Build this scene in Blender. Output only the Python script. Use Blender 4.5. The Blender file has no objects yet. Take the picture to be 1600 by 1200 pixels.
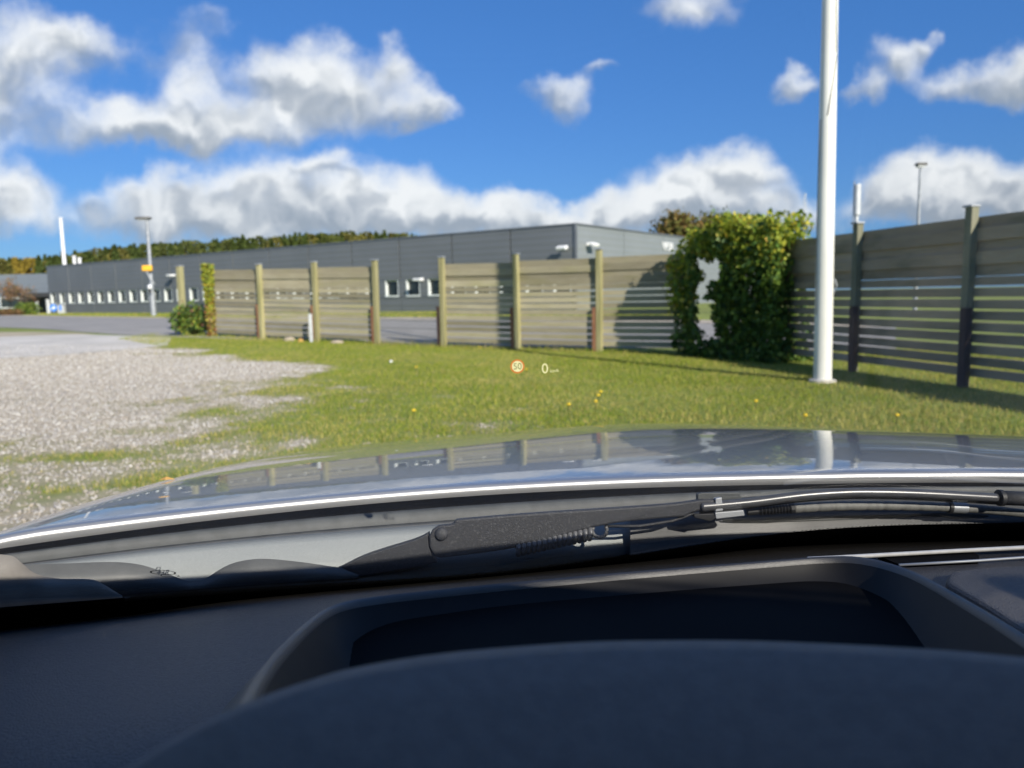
import bpy, bmesh, math, random
import numpy as np
from mathutils import Vector, Matrix, Euler
random.seed(11); rng = np.random.default_rng(11)
S = bpy.context.scene
C = S.collection
R = math.radians

# ------------------------------------------------------------------ camera
F_PX, W_PX, H_PX = 1200.0, 1600.0, 1200.0
CAM = np.array([0.0, 0.0, 1.3])
PITCH = math.atan(138 / F_PX); ROLL = R(1.15)
_f = np.array([0, math.cos(PITCH), -math.sin(PITCH)])
_r0 = np.array([1.0, 0, 0]); _u0 = np.array([0, math.sin(PITCH), math.cos(PITCH)])
_r = math.cos(ROLL) * _r0 - math.sin(ROLL) * _u0
_u = math.cos(ROLL) * _u0 + math.sin(ROLL) * _r0
cd = bpy.data.cameras.new('camera'); cam = bpy.data.objects.new('camera', cd); C.objects.link(cam)
cam.matrix_world = Matrix(((_r[0], _u[0], -_f[0], CAM[0]), (_r[1], _u[1], -_f[1], CAM[1]), (_r[2], _u[2], -_f[2], CAM[2]), (0, 0, 0, 1)))
cd.sensor_width = 36; cd.lens = 27.0; cd.clip_start = 0.01; cd.clip_end = 3000
cd.dof.use_dof = True; cd.dof.focus_distance = 0.86; cd.dof.aperture_fstop = 7.0; cd.dof.aperture_blades = 0
S.camera = cam

# ------------------------------------------------------------------ sun and view
SUN_DIR = np.array([0.512, -0.859, 0.0]); SUN_DIR /= np.linalg.norm(SUN_DIR)
SUN_EL = R(30)
sun_vec = Vector((SUN_DIR[0] * math.cos(SUN_EL), SUN_DIR[1] * math.cos(SUN_EL), math.sin(SUN_EL)))
sd = bpy.data.lights.new('sun', 'SUN'); so = bpy.data.objects.new('sun', sd); C.objects.link(so)
so.rotation_euler = (-sun_vec).to_track_quat('-Z', 'Y').to_euler()
sd.energy = 4.2; sd.angle = R(0.53); sd.color = (1.0, 0.93, 0.82)
S.view_settings.view_transform = 'Standard'; S.view_settings.look = 'None'
S.view_settings.exposure = 0.85; S.view_settings.gamma = 1.0; S.view_settings.use_curve_mapping = False
S.cycles.max_bounces = 8; S.cycles.transparent_max_bounces = 24; S.cycles.use_denoising = True
S.cycles.caustics_reflective = False; S.cycles.caustics_refractive = False

def ray(u, v):
    return _f + _r * ((u - 800) / F_PX) + _u * ((600 - v) / F_PX)
def P(u, v, Y):                       # point seen at pixel u,v that stands Y metres ahead of the camera
    d = ray(u, v); return CAM + d * (Y / d[1])
def terr(x, y):                       # ground height: level at the car, rising gently towards the road
    q = np.clip((y - 0.6 * x - 15) / 25.0, 0, 1); return 0.45 * q * q * (3 - 2 * q)
def G(u, v):                          # point of the ground seen at pixel u,v
    d = ray(u, v); z = 0.0
    for _ in range(40):
        t = (z - CAM[2]) / d[2]; p = CAM + d * t; z = 0.5 * z + 0.5 * float(terr(p[0], p[1]))
    return np.array([p[0], p[1], float(terr(p[0], p[1]))])

# ------------------------------------------------------------------ node helpers
class NT:
    def __init__(s, tree): s.t = tree; s.l = tree.links
    def n(s, typ, **k):
        nd = s.t.nodes.new(typ)
        for a, b in k.items(): setattr(nd, a, b)
        return nd
    def put(s, sock, val):
        if isinstance(val, bpy.types.NodeSocket): s.l.new(val, sock)
        elif val is not None: sock.default_value = val
    def m(s, op, a, b=None, c=None, clamp=False):
        nd = s.n('ShaderNodeMath', operation=op); nd.use_clamp = clamp
        for i, x in enumerate((a, b, c)):
            if x is not None: s.put(nd.inputs[i], x)
        return nd.outputs[0]
    def v(s, op, a, b=None, scale=None):
        nd = s.n('ShaderNodeVectorMath', operation=op)
        s.put(nd.inputs[0], a)
        if b is not None: s.put(nd.inputs[1], b)
        if scale is not None: s.put(nd.inputs['Scale'], scale)
        return nd.outputs['Value'] if op in ('LENGTH', 'DOT_PRODUCT', 'DISTANCE') else nd.outputs[0]
    def noise(s, vec, scale, detail=4, rough=0.55, dist=0.0, color=False, dim='3D'):
        nd = s.n('ShaderNodeTexNoise', noise_dimensions=dim); s.put(nd.inputs['Vector'], vec)
        nd.inputs['Scale'].default_value = scale; nd.inputs['Detail'].default_value = detail
        nd.inputs['Roughness'].default_value = rough; nd.inputs['Distortion'].default_value = dist
        return nd.outputs['Color'] if color else nd.outputs['Fac']
    def step(s, x, lo, hi):
        nd = s.n('ShaderNodeMapRange', interpolation_type='SMOOTHSTEP'); s.put(nd.inputs[0], x)
        nd.inputs[1].default_value = lo; nd.inputs[2].default_value = hi
        return nd.outputs[0]
    def mix(s, f, a, b):
        nd = s.n('ShaderNodeMix', data_type='RGBA'); s.put(nd.inputs[0], f)
        s.put(nd.inputs[6], (*a, 1) if isinstance(a, tuple) and len(a) == 3 else a)
        s.put(nd.inputs[7], (*b, 1) if isinstance(b, tuple) and len(b) == 3 else b)
        return nd.outputs[2]

# ------------------------------------------------------------------ sky with cumulus
w = bpy.data.worlds.new('World'); S.world = w; w.use_nodes = True
w.node_tree.nodes.clear(); T = NT(w.node_tree)
sky = T.n('ShaderNodeTexSky', sky_type='NISHITA'); sky.sun_disc = False
sky.sun_elevation = SUN_EL; sky.sun_rotation = math.atan2(SUN_DIR[0], SUN_DIR[1])
sky.air_density = 1.0; sky.dust_density = 0.35; sky.ozone_density = 2.6; sky.altitude = 0
dirv = T.n('ShaderNodeTexCoord').outputs['Generated']
sep = T.n('ShaderNodeSeparateXYZ'); T.put(sep.inputs[0], dirv)
yy = T.m('MAXIMUM', sep.outputs[1], 0.06)
pa = T.m('DIVIDE', sep.outputs[0], yy); pb = T.m('DIVIDE', sep.outputs[2], yy)
cmb = T.n('ShaderNodeCombineXYZ'); T.put(cmb.inputs[0], pa); T.put(cmb.inputs[1], pb)
pos = cmb.outputs[0]
BLOBS = [(15,92,128,92,1),(118,62,78,48,.9),(-80,190,120,80,1),
 (310,40,75,42,.42),(250,80,60,26,.30),
 (185,192,112,42,1),(300,150,62,60,1),(455,120,86,64,1),(530,155,112,52,1),(605,100,38,42,.8),(655,165,66,30,.85),(385,195,110,34,.9),(290,216,130,24,.9),
 (225,316,104,46,1),(350,304,108,50,1),(480,306,112,54,1),(600,312,92,58,1),(690,338,60,36,.9),(400,348,300,36,1),(490,258,58,20,.8),
 (10,312,80,56,1),(-80,330,110,60,1),
 (775,330,66,36,.95),(700,352,140,26,.9),(860,338,95,34,1),(960,346,125,32,1),
 (1100,288,106,52,1),(1165,274,68,46,1),(1050,328,110,40,1),(1200,340,110,36,.95),
 (868,150,60,30,.9),(925,108,44,16,.55),(1085,10,95,46,.85),
 (1238,125,54,25,.85),(1412,90,54,36,.95),(1456,56,26,24,.8),(1350,136,34,26,.75),
 (1520,136,88,34,.95),(1600,106,62,46,1),
 (1395,292,66,46,1),(1470,288,86,48,1),(1560,288,86,54,1),(1490,325,150,30,.95),(1690,290,110,60,1)]
def warp(p):
    n1 = T.v('SUBTRACT', T.noise(p, 9.0, 2, .6, color=True, dim='2D'), (.5, .5, .5))
    n2 = T.v('SUBTRACT', T.noise(p, 38.0, 3, .62, color=True, dim='2D'), (.5, .5, .5))
    q = T.v('ADD', p, T.v('SCALE', n1, scale=0.075))
    return T.v('ADD', q, T.v('SCALE', n2, scale=0.020))
def field(p):                          # density and its slope towards the sunlit side
    q = warp(p); acc = None; der = None; DX, DY = .010, .024
    for (u, v, ru, rv, k) in BLOBS:
        d = ray(u, v); cx, cy = d[0] / d[1], d[2] / d[1]; ru, rv = ru * .95, rv * .93
        nd = T.n('ShaderNodeVectorMath', operation='MULTIPLY_ADD'); T.put(nd.inputs[0], q)
        sx, sy = F_PX / ru, F_PX / rv
        nd.inputs[1].default_value = (sx, sy, 0); nd.inputs[2].default_value = (-cx * sx, -cy * sy, 0)
        L = T.v('DOT_PRODUCT', nd.outputs[0], nd.outputs[0])
        f = T.m('MULTIPLY', T.m('EXPONENT', T.m('MULTIPLY', L, -1.25)), k)
        g_ = T.m('MULTIPLY', T.v('DOT_PRODUCT', nd.outputs[0], (2.5 * DX * sx, 2.5 * DY * sy, 0)), f)
        acc = f if acc is None else T.m('ADD', acc, f); der = g_ if der is None else T.m('ADD', der, g_)
    ex_ = T.m('EXPONENT', T.m('MULTIPLY', acc, -1.5))
    return T.m('SUBTRACT', 1.0, ex_), T.m('MULTIPLY', der, T.m('MULTIPLY_ADD', ex_, 1.0, .22)), q
pl = T.v('SCALE', dirv, scale=1.0)
den = T.m('ADD', T.m('MAXIMUM', sep.outputs[2], 0.0), 0.16)
cg = T.n('ShaderNodeCombineXYZ'); T.put(cg.inputs[0], T.m('DIVIDE', sep.outputs[0], den)); T.put(cg.inputs[1], T.m('DIVIDE', sep.outputs[1], den))
gen = T.m('MULTIPLY', T.m('SUBTRACT', T.noise(cg.outputs[0], 1.3, 5, .58, dim='2D'), 0.53), 3.2)
inx = T.step(T.m('ABSOLUTE', pa), 0.95, 0.72); iny = T.step(pb, 0.62, 0.46); fr = T.step(sep.outputs[1], 0.1, 0.3)
gen = T.m('SUBTRACT', gen, T.m('MULTIPLY', T.m('MULTIPLY', inx, iny), T.m('MULTIPLY', fr, 4.0)))
dA, dG, wq = field(pos)
fine = T.m('SUBTRACT', T.noise(pos, 22.0, 5, .60, dim='2D'), .5)
bil = T.noise(wq, 15.0, 2, .55, dim='2D'); bil2 = T.noise(T.v('ADD', wq, (0.008, 0.018, 0)), 15.0, 2, .55, dim='2D')
dens = T.m('MAXIMUM', T.m('MULTIPLY_ADD', fine, 0.34, dA), T.m('ADD', gen, .3))
alpha = T.step(dens, 0.26, 0.90)
grad = T.m('ADD', dG, T.m('MULTIPLY', T.m('SUBTRACT', bil, bil2), 1.5))
lit = T.m('MULTIPLY_ADD', T.step(grad, -0.70, 0.52), 1.0, T.m('MULTIPLY', T.m('SUBTRACT', T.noise(wq, 11.0, 3, .6, dim='2D'), .5), .75))
thin = T.step(dens, 0.95, 0.45)
lit = T.m('MULTIPLY_ADD', thin, 0.12, T.m('MULTIPLY', lit, 0.95), clamp=True)
ccol = T.n('ShaderNodeValToRGB'); T.put(ccol.inputs[0], lit); cr = ccol.color_ramp
cr.elements[0].position = 0.05; cr.elements[0].color = (.26, .305, .36, 1)
cr.elements[1].position = 0.95; cr.elements[1].color = (.68, .70, .71, 1)
e = cr.elements.new(.48); e.color = (.42, .455, .495, 1)
tint = T.n('ShaderNodeMix', data_type='RGBA', blend_type='MULTIPLY'); tint.inputs[0].default_value = 1.0
T.put(tint.inputs[6], sky.outputs[0]); tint.inputs[7].default_value = (.44, .68, 1.0, 1)      # the camera's deep blue rendering of a clear October sky
deep = T.mix(0.42, tint.outputs[2], (.30, 1.62, 5.0))
bg1 = T.n('ShaderNodeBackground'); T.put(bg1.inputs[0], deep); bg1.inputs[1].default_value = 0.073
bg2 = T.n('ShaderNodeBackground'); T.put(bg2.inputs[0], ccol.outputs[0]); bg2.inputs[1].default_value = 0.80
up = T.step(sep.outputs[2], -0.02, 0.02)
mx = T.n('ShaderNodeMixShader'); T.put(mx.inputs[0], T.m('MULTIPLY', T.m('MULTIPLY', alpha, 0.96), up))
T.l.new(bg1.outputs[0], mx.inputs[1]); T.l.new(bg2.outputs[0], mx.inputs[2])
T.l.new(mx.outputs[0], T.n('ShaderNodeOutputWorld').inputs[0])
w.cycles.sampling_method = 'NONE'

# ------------------------------------------------------------------ materials
MATS = {}
def mat(name, c1, c2=None, scale=8, rough=.7, bump=0.0, bscale=None, stretch=None, metallic=0, coat=0, spec=.5, rand=0.0,
        attr=None, detail=5, trans=0.0, lo=.35, hi=.65, coords='Object', extra=None):
    m = bpy.data.materials.new(name); m.use_nodes = True; t = NT(m.node_tree)
    b = m.node_tree.nodes['Principled BSDF']
    vec = t.n('ShaderNodeTexCoord').outputs[coords] if coords != 'Position' else t.n('ShaderNodeNewGeometry').outputs['Position']
    if rand:
        oi = t.n('ShaderNodeObjectInfo').outputs['Random']
        cv = t.n('ShaderNodeCombineXYZ'); t.put(cv.inputs[0], t.m('MULTIPLY', oi, 37.0)); t.put(cv.inputs[1], t.m('MULTIPLY', oi, 91.0)); t.put(cv.inputs[2], t.m('MULTIPLY', oi, 17.0))
        vec = t.v('ADD', vec, cv.outputs[0])
    if stretch: vec = t.v('MULTIPLY', vec, stretch)
    if attr:
        a = t.n('ShaderNodeAttribute'); a.attribute_name = attr; col = a.outputs['Color']
        if c2 is not None:
            f = t.step(t.noise(vec, scale, detail), lo, hi); col = t.mix(t.m('MULTIPLY', f, .45), col, c2)
    elif c2 is not None:
        col = t.mix(t.step(t.noise(vec, scale, detail), lo, hi), c1, c2)
    else:
        col = (*c1, 1)
    if extra: col = extra(t, vec, col)
    if rand:
        h = t.n('ShaderNodeHueSaturation'); t.put(h.inputs['Color'], col)
        t.put(h.inputs['Value'], t.m('MULTIPLY_ADD', oi, rand, 1 - rand / 2)); col = h.outputs[0]
    t.put(b.inputs['Base Color'], col)
    b.inputs['Roughness'].default_value = rough; b.inputs['Metallic'].default_value = metallic
    b.inputs['Specular IOR Level'].default_value = spec
    if coat: b.inputs['Coat Weight'].default_value = coat; b.inputs['Coat Roughness'].default_value = 0.02
    if bump:
        bn = t.n('ShaderNodeBump'); bn.inputs['Strength'].default_value = 1.0; bn.inputs['Distance'].default_value = bump
        t.put(bn.inputs['Height'], t.noise(vec, bscale or scale * 4, 6)); t.l.new(bn.outputs[0], b.inputs['Normal'])
    if trans:
        tr = t.n('ShaderNodeBsdfTranslucent'); t.put(tr.inputs[0], col)
        ms = t.n('ShaderNodeMixShader'); ms.inputs[0].default_value = trans
        t.l.new(b.outputs[0], ms.inputs[1]); t.l.new(tr.outputs[0], ms.inputs[2])
        t.l.new(ms.outputs[0], m.node_tree.nodes['Material Output'].inputs[0])
    MATS[name] = m; return m
def moss(c, s=1.4, lo=.5, hi=.7, k=.7):
    def f(t, vec, col): return t.mix(t.m('MULTIPLY', t.step(t.noise(vec, s, 4), lo, hi), k), col, c)
    return f
def glass_mat(name, ior=1.45, tint=(1, 1, 1), rough=0.0):
    m = bpy.data.materials.new(name); m.use_nodes = True; t = NT(m.node_tree); m.node_tree.nodes.clear()
    ge = t.n('ShaderNodeNewGeometry'); cs_ = t.m('ABSOLUTE', t.v('DOT_PRODUCT', ge.outputs['Normal'], ge.outputs['Incoming']))
    f0 = ((ior - 1) / (ior + 1)) ** 2; frv = t.m('MULTIPLY_ADD', t.m('POWER', t.m('SUBTRACT', 1.0, cs_), 5.0), 1 - f0, f0)
    tr = t.n('ShaderNodeBsdfTransparent'); tr.inputs[0].default_value = (*tint, 1)
    gl = t.n('ShaderNodeBsdfGlossy'); gl.inputs['Roughness'].default_value = rough
    ms = t.n('ShaderNodeMixShader'); t.l.new(frv, ms.inputs[0]); t.l.new(tr.outputs[0], ms.inputs[1]); t.l.new(gl.outputs[0], ms.inputs[2])
    t.l.new(ms.outputs[0], t.n('ShaderNodeOutputMaterial').inputs[0]); MATS[name] = m; return m
def emit_mat(name, c, s):
    m = bpy.data.materials.new(name); m.use_nodes = True; t = NT(m.node_tree); m.node_tree.nodes.clear()
    e = t.n('ShaderNodeEmission'); e.inputs[0].default_value = (*c, 1); e.inputs[1].default_value = s
    t.l.new(e.outputs[0], t.n('ShaderNodeOutputMaterial').inputs[0]); MATS[name] = m; return m
def clad_mat(name, c1, c2, axis_scale):
    m = mat(name, c1, c2, 0.35, .5, metallic=.25, coords='Position', lo=.3, hi=.7)
    t = NT(m.node_tree); b = m.node_tree.nodes['Principled BSDF']
    sp = t.n('ShaderNodeSeparateXYZ'); t.put(sp.inputs[0], t.n('ShaderNodeNewGeometry').outputs['Position'])
    saw = t.m('PINGPONG', t.m('MULTIPLY', sp.outputs[2], axis_scale), 1.0)
    bn = t.n('ShaderNodeBump'); bn.inputs['Distance'].default_value = 0.006; t.put(bn.inputs['Height'], t.step(saw, .25, .75))
    t.l.new(bn.outputs[0], b.inputs['Normal']); return m

mat('paint', (.40, .405, .405), (.42, .425, .425), 300, .36, metallic=.6, coat=1.0, detail=2)
mat('paint_matt', (.25, .27, .265), (.29, .31, .305), 900, .55, metallic=.15, detail=2, bump=.0003, bscale=1200)
mat('flange_grey', (.055, .060, .060), (.072, .078, .078), 60, .6, detail=3)
mat('rubber', (.012, .013, .015), (.02, .021, .023), 90, .55)
mat('black_plastic', (.014, .015, .018), (.024, .025, .028), 40, .42, bump=.0006, bscale=900)
mat('wiper_black', (.034, .036, .041), (.085, .089, .094), 420, .5, bump=.0007, bscale=1100, lo=.52, hi=.72)
mat('tube_black', (.05, .052, .056), (.075, .078, .082), 200, .32, spec=.8, stretch=(.3, 3, 3))
mat('cowl_shade_grey', (.11, .115, .114), (.135, .14, .138), 30, .5)  # shaded tone of the silver cowl panel, put into the colour
mat('spring_grey', (.11, .112, .115), (.15, .152, .155), 60, .4)
mat('cowl_dark', (.045, .047, .048), (.06, .063, .063), 50, .4)
mat('dash', (.036, .033, .030), (.062, .057, .052), 330, .42, spec=.9, bump=.0018, bscale=650, extra=moss((.34, .33, .31), 520, .735, .77, .55))
mat('dash_smooth', (.034, .033, .033), (.042, .041, .041), 20, .42, spec=.8, bump=.0003, bscale=900)
mat('hood_soft', (.112, .094, .078), (.132, .112, .094), 120, .5, spec=.6, bump=.0008, bscale=900)
mat('lining', (.006, .006, .007), (.009, .009, .010), 20, .55, spec=.25)
mat('black_void', (.003, .003, .0035), (.005, .005, .0055), 10, .7, spec=.06)
mat('hose_grey', (.13, .132, .125), (.18, .182, .172), 60, .6, stretch=(3, 1, 1))
mat('chrome', (.55, .56, .57), (.62, .63, .63), 50, .3, metallic=.9)
mat('corner_grey', (.20, .185, .165), (.25, .235, .21), 26, .75, extra=moss((.07, .065, .06), 40, .62, .7, .8))
mat('silver_trim', (.62, .61, .58), (.70, .69, .65), 120, .5)
mat('headliner', (.30, .30, .29), (.34, .34, .33), 60, .9)
mat('tyre', (.018, .018, .019), (.03, .03, .03), 30, .8)
glass_mat('windscreen_glass', 1.42); glass_mat('side_glass', 1.5, (.55, .58, .58))
emit_mat('hud_white', (1.0, .95, .50), .62); emit_mat('hud_red', (1.0, .36, .08), .48); emit_mat('hud_dark', (.42, .46, .16), .35)
mat('wood_weathered', (.29, .255, .165), (.36, .325, .22), 2.4, .85, bump=.003, bscale=16, stretch=(.9, 4, 4), rand=.62, lo=.2, hi=.8, extra=moss((.25, .24, .085), 1.0, .45, .75, .45))
mat('wood_grey', (.31, .25, .17), (.40, .33, .23), 2.4, .85, bump=.003, bscale=16, stretch=(.9, 4, 4), rand=.45, lo=.2, hi=.8, extra=moss((.13, .12, .06), 1.2, .5, .72, .6))
mat('post_green', (.26, .245, .105), (.36, .33, .17), 2.2, .85, bump=.004, bscale=22, stretch=(6, 6, .5), rand=.3)
mat('post_grey_green', (.17, .175, .11), (.24, .235, .16), 2.2, .85, bump=.004, bscale=22, stretch=(6, 6, .5), rand=.25)
mat('stub_red', (.20, .085, .045), (.28, .14, .07), 5, .8, stretch=(4, 4, .6), rand=.2)
mat('stub_brown', (.045, .026, .021), (.07, .042, .034), 5, .8, stretch=(4, 4, .6), rand=.2)
mat('flag_white', (.70, .70, .64), (.77, .77, .71), 3, .38, coords='Object', stretch=(1, 1, .3), extra=moss((.5, .5, .42), 2.2, .58, .75, .5))
mat('rope', (.10, .095, .085), (.16, .15, .135), 40, .9)
mat('galv', (.33, .35, .37), (.42, .44, .46), 6, .5, metallic=.4)
mat('galv_light', (.5, .52, .53), (.6, .62, .62), 6, .5, metallic=.2)
mat('lamp_head', (.10, .10, .095), (.16, .155, .14), 6, .6)
mat('sign_yellow', (.85, .42, .02), (.9, .5, .04), 4, .6)
mat('sign_blue', (.05, .22, .75), (.07, .28, .85), 4, .5)
mat('white_paint', (.74, .75, .75), (.80, .81, .81), 5, .5)
mat('window_frame', (.66, .70, .68), (.74, .78, .75), 5, .5)
mat('window_glass', (.012, .018, .017), (.03, .04, .038), .5, .08, spec=.6, coords='Position')
mat('dark_metal', (.028, .03, .032), (.04, .042, .044), 5, .6)
mat('wire', (.10, .12, .10), (.14, .15, .13), 30, .6, metallic=.3)
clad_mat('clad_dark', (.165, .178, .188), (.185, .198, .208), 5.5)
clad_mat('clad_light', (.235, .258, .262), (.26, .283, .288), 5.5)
clad_mat('clad_far', (.20, .23, .26), (.23, .26, .285), 4.0)
mat('roof_edge', (.17, .185, .20), (.2, .215, .23), 2, .5, metallic=.3)
mat('asphalt', (.25, .24, .222), (.30, .288, .266), 1.1, .9, coords='Position', bump=.004, bscale=60, detail=8)
mat('kerb', (.36, .31, .235), (.44, .39, .31), 1.5, .9, coords='Position')
mat('apron', (.46, .44, .40), (.56, .535, .49), .9, .95, coords='Position', bump=.006, bscale=40, detail=8)
mat('stone', (.4, .38, .34), (.33, .30, .26), 9, .85, attr='col', bump=.003, bscale=80)
mat('grass_blade', (.1, .2, .03), None, 4, .6, attr='col', trans=.35, spec=.25)
mat('leaf', (.1, .2, .03), None, 4, .5, attr='col', trans=.35, spec=.35)
mat('far_leaf', (.1, .2, .03), None, 4, .8, attr='col', trans=.15, spec=.1)
mat('bark', (.09, .07, .05), (.15, .12, .09), 6, .9, bump=.01, bscale=20, stretch=(3, 3, .5))
mat('petal', (.85, .55, .02), (.9, .65, .04), 30, .7)
mat('dry_leaf', (.45, .25, .06), (.55, .34, .1), 30, .8)
mat('rock', (.30, .25, .18), (.42, .36, .27), 8, .9, bump=.02, bscale=14)

# ------------------------------------------------------------------ mesh helpers
def origin(o):
    v = Vector((0, 0, 0))
    while o is not None: v += o.location; o = o.parent
    return np.array(v)
def tagit(o, label=None, cat=None, group=None, kind=None):
    if label: o['label'] = label
    if cat: o['category'] = cat
    if group: o['group'] = group
    if kind: o['kind'] = kind
    return o
def empty(name, loc, label=None, cat=None, group=None):
    o = bpy.data.objects.new(name, None); C.objects.link(o); o.location = loc; o.empty_display_size = .1
    return tagit(o, label, cat, group)
def build(name, verts, faces, m, parent=None, smooth=False, col=None, sharp=None):
    v = np.asarray(verts, dtype=float)
    if parent is not None: v = v - origin(parent)
    me = bpy.data.meshes.new(name); me.from_pydata(v.tolist(), [], [tuple(int(i) for i in f) for f in faces])
    me.materials.append(MATS[m]); me.update()
    bm = bmesh.new(); bm.from_mesh(me); bmesh.ops.recalc_face_normals(bm, faces=bm.faces); bm.to_mesh(me); bm.free()
    if smooth:
        me.polygons.foreach_set('use_smooth', [True] * len(me.polygons))
        if sharp: me.set_sharp_from_angle(angle=R(sharp))
    o = bpy.data.objects.new(name, me); C.objects.link(o); o.parent = parent
    return o
def bigmesh(name, verts, faces, m, col=None, parent=None):    # fast path for leaves, blades, stones (same-size faces)
    v = np.asarray(verts, dtype=np.float32)
    if parent is not None: v = v - origin(parent).astype(np.float32)
    f = np.asarray(faces, dtype=np.int32); k = f.shape[1]
    me = bpy.data.meshes.new(name); me.vertices.add(len(v)); me.vertices.foreach_set('co', v.ravel())
    me.loops.add(f.size); me.loops.foreach_set('vertex_index', f.ravel())
    me.polygons.add(len(f)); me.polygons.foreach_set('loop_start', np.arange(0, f.size, k, dtype=np.int32))
    me.polygons.foreach_set('loop_total', np.full(len(f), k, dtype=np.int32))
    if col is not None:
        a = me.color_attributes.new('col', 'FLOAT_COLOR', 'POINT')
        c4 = np.ones((len(v), 4), np.float32); c4[:, :3] = col; a.data.foreach_set('color', c4.ravel())
    me.materials.append(MATS[m]); me.update(); me.validate()
    o = bpy.data.objects.new(name, me); C.objects.link(o); o.parent = parent; return o
class MB:
    def __init__(s): s.v = []; s.f = []
    def add(s, v, f):
        k = len(s.v); s.v += [tuple(x) for x in v]; s.f += [tuple(i + k for i in q) for q in f]; return s
    def box(s, c, size, rz=0.0, rx=0.0, ry=0.0):
        M = Euler((rx, ry, rz)).to_matrix(); out = []
        for z in (-.5, .5):
            for y in (-.5, .5):
                for x in (-.5, .5):
                    out.append(np.array(M @ Vector((x * size[0], y * size[1], z * size[2]))) + np.array(c))
        return s.add(out, [(0, 1, 3, 2), (4, 6, 7, 5), (0, 4, 5, 1), (2, 3, 7, 6), (0, 2, 6, 4), (1, 5, 7, 3)])
    def tube(s, pts, rad, n=10, caps=True, flat=1.0):
        pts = [np.array(p, float) for p in pts]; m = len(pts)
        if not hasattr(rad, '__len__'): rad = [rad] * m
        up = np.array([0, 0, 1.0]); vs = []
        for i, p in enumerate(pts):
            t = pts[min(i + 1, m - 1)] - pts[max(i - 1, 0)]; t = t / (np.linalg.norm(t) + 1e-9)
            a = np.cross(t, up)
            if np.linalg.norm(a) < 1e-3: a = np.cross(t, np.array([1.0, 0, 0]))
            a /= np.linalg.norm(a); b = np.cross(a, t)
            for k in range(n):
                th = 2 * math.pi * k / n; vs.append(p + rad[i] * (math.cos(th) * a + flat * math.sin(th) * b))
        fs = [(i * n + k, i * n + (k + 1) % n, (i + 1) * n + (k + 1) % n, (i + 1) * n + k) for i in range(m - 1) for k in range(n)]
        if caps: fs += [tuple(range(n - 1, -1, -1)), tuple((m - 1) * n + k for k in range(n))]
        return s.add(vs, fs)
    def plate(s, front, off):        # polygon extruded by a vector
        n = len(front); a = [np.array(p, float) for p in front]; b = [p + np.array(off) for p in a]
        return s.add(a + b, [tuple(range(n)), tuple(range(2 * n - 1, n - 1, -1))] + [(i, (i + 1) % n, n + (i + 1) % n, n + i) for i in range(n)])
    def grid(s, rows):
        n = len(rows[0]); vs = [p for r in rows for p in r]
        return s.add(vs, [(i * n + j, i * n + j + 1, (i + 1) * n + j + 1, (i + 1) * n + j) for i in range(len(rows) - 1) for j in range(n - 1)])
    def obj(s, name, m, parent=None, smooth=False, sharp=None): return build(name, s.v, s.f, m, parent, smooth, sharp=sharp)
def spline(pts, n):                   # Catmull-Rom resample, chord-length spaced
    p = np.array([np.array(q, float) for q in pts])
    d = np.r_[0, np.cumsum(np.linalg.norm(np.diff(p, axis=0), axis=1) ** .5)]
    t = np.linspace(0, d[-1], n); out = []
    for x in t:
        i = min(max(np.searchsorted(d, x) - 1, 0), len(p) - 2)
        p0, p1, p2, p3 = p[max(i - 1, 0)], p[i], p[i + 1], p[min(i + 2, len(p) - 1)]
        k = (x - d[i]) / (d[i + 1] - d[i] + 1e-12)
        out.append(.5 * ((2 * p1) + (p2 - p0) * k + (2 * p0 - 5 * p1 + 4 * p2 - p3) * k * k + (3 * p1 - p0 - 3 * p2 + p3) * k ** 3))
    return np.array(out)
def bevel(o, wdt, seg=2):
    b = o.modifiers.new('bevel', 'BEVEL'); b.width = wdt; b.segments = seg; b.limit_method = 'ANGLE'; return o
def inst(o, loc, rot=None, parent=None, name=None, scale=None):
    c = o.copy(); C.objects.link(c)
    if parent is not None: c.parent = parent; c.location = Vector(np.array(loc) - origin(parent))
    else: c.location = loc
    if rot is not None: c.rotation_euler = rot
    if scale is not None: c.scale = scale
    return c
# value noise for scattering
_perm = rng.random((64, 64))
def vnoise(x, y, s):
    x = np.asarray(x) * s + 1000; y = np.asarray(y) * s + 1000
    xi = np.floor(x).astype(int); yi = np.floor(y).astype(int); fx = x - xi; fy = y - yi
    fx = fx * fx * (3 - 2 * fx); fy = fy * fy * (3 - 2 * fy); g = lambda a, b: _perm[a % 64, b % 64]
    return (g(xi, yi) * (1 - fx) + g(xi + 1, yi) * fx) * (1 - fy) + (g(xi, yi + 1) * (1 - fx) + g(xi + 1, yi + 1) * fx) * fy
def fbm(x, y, s): return (vnoise(x, y, s) + .5 * vnoise(x + 7, y + 3, 2 * s) + .25 * vnoise(x - 5, y + 9, 4 * s)) / 1.75

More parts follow.
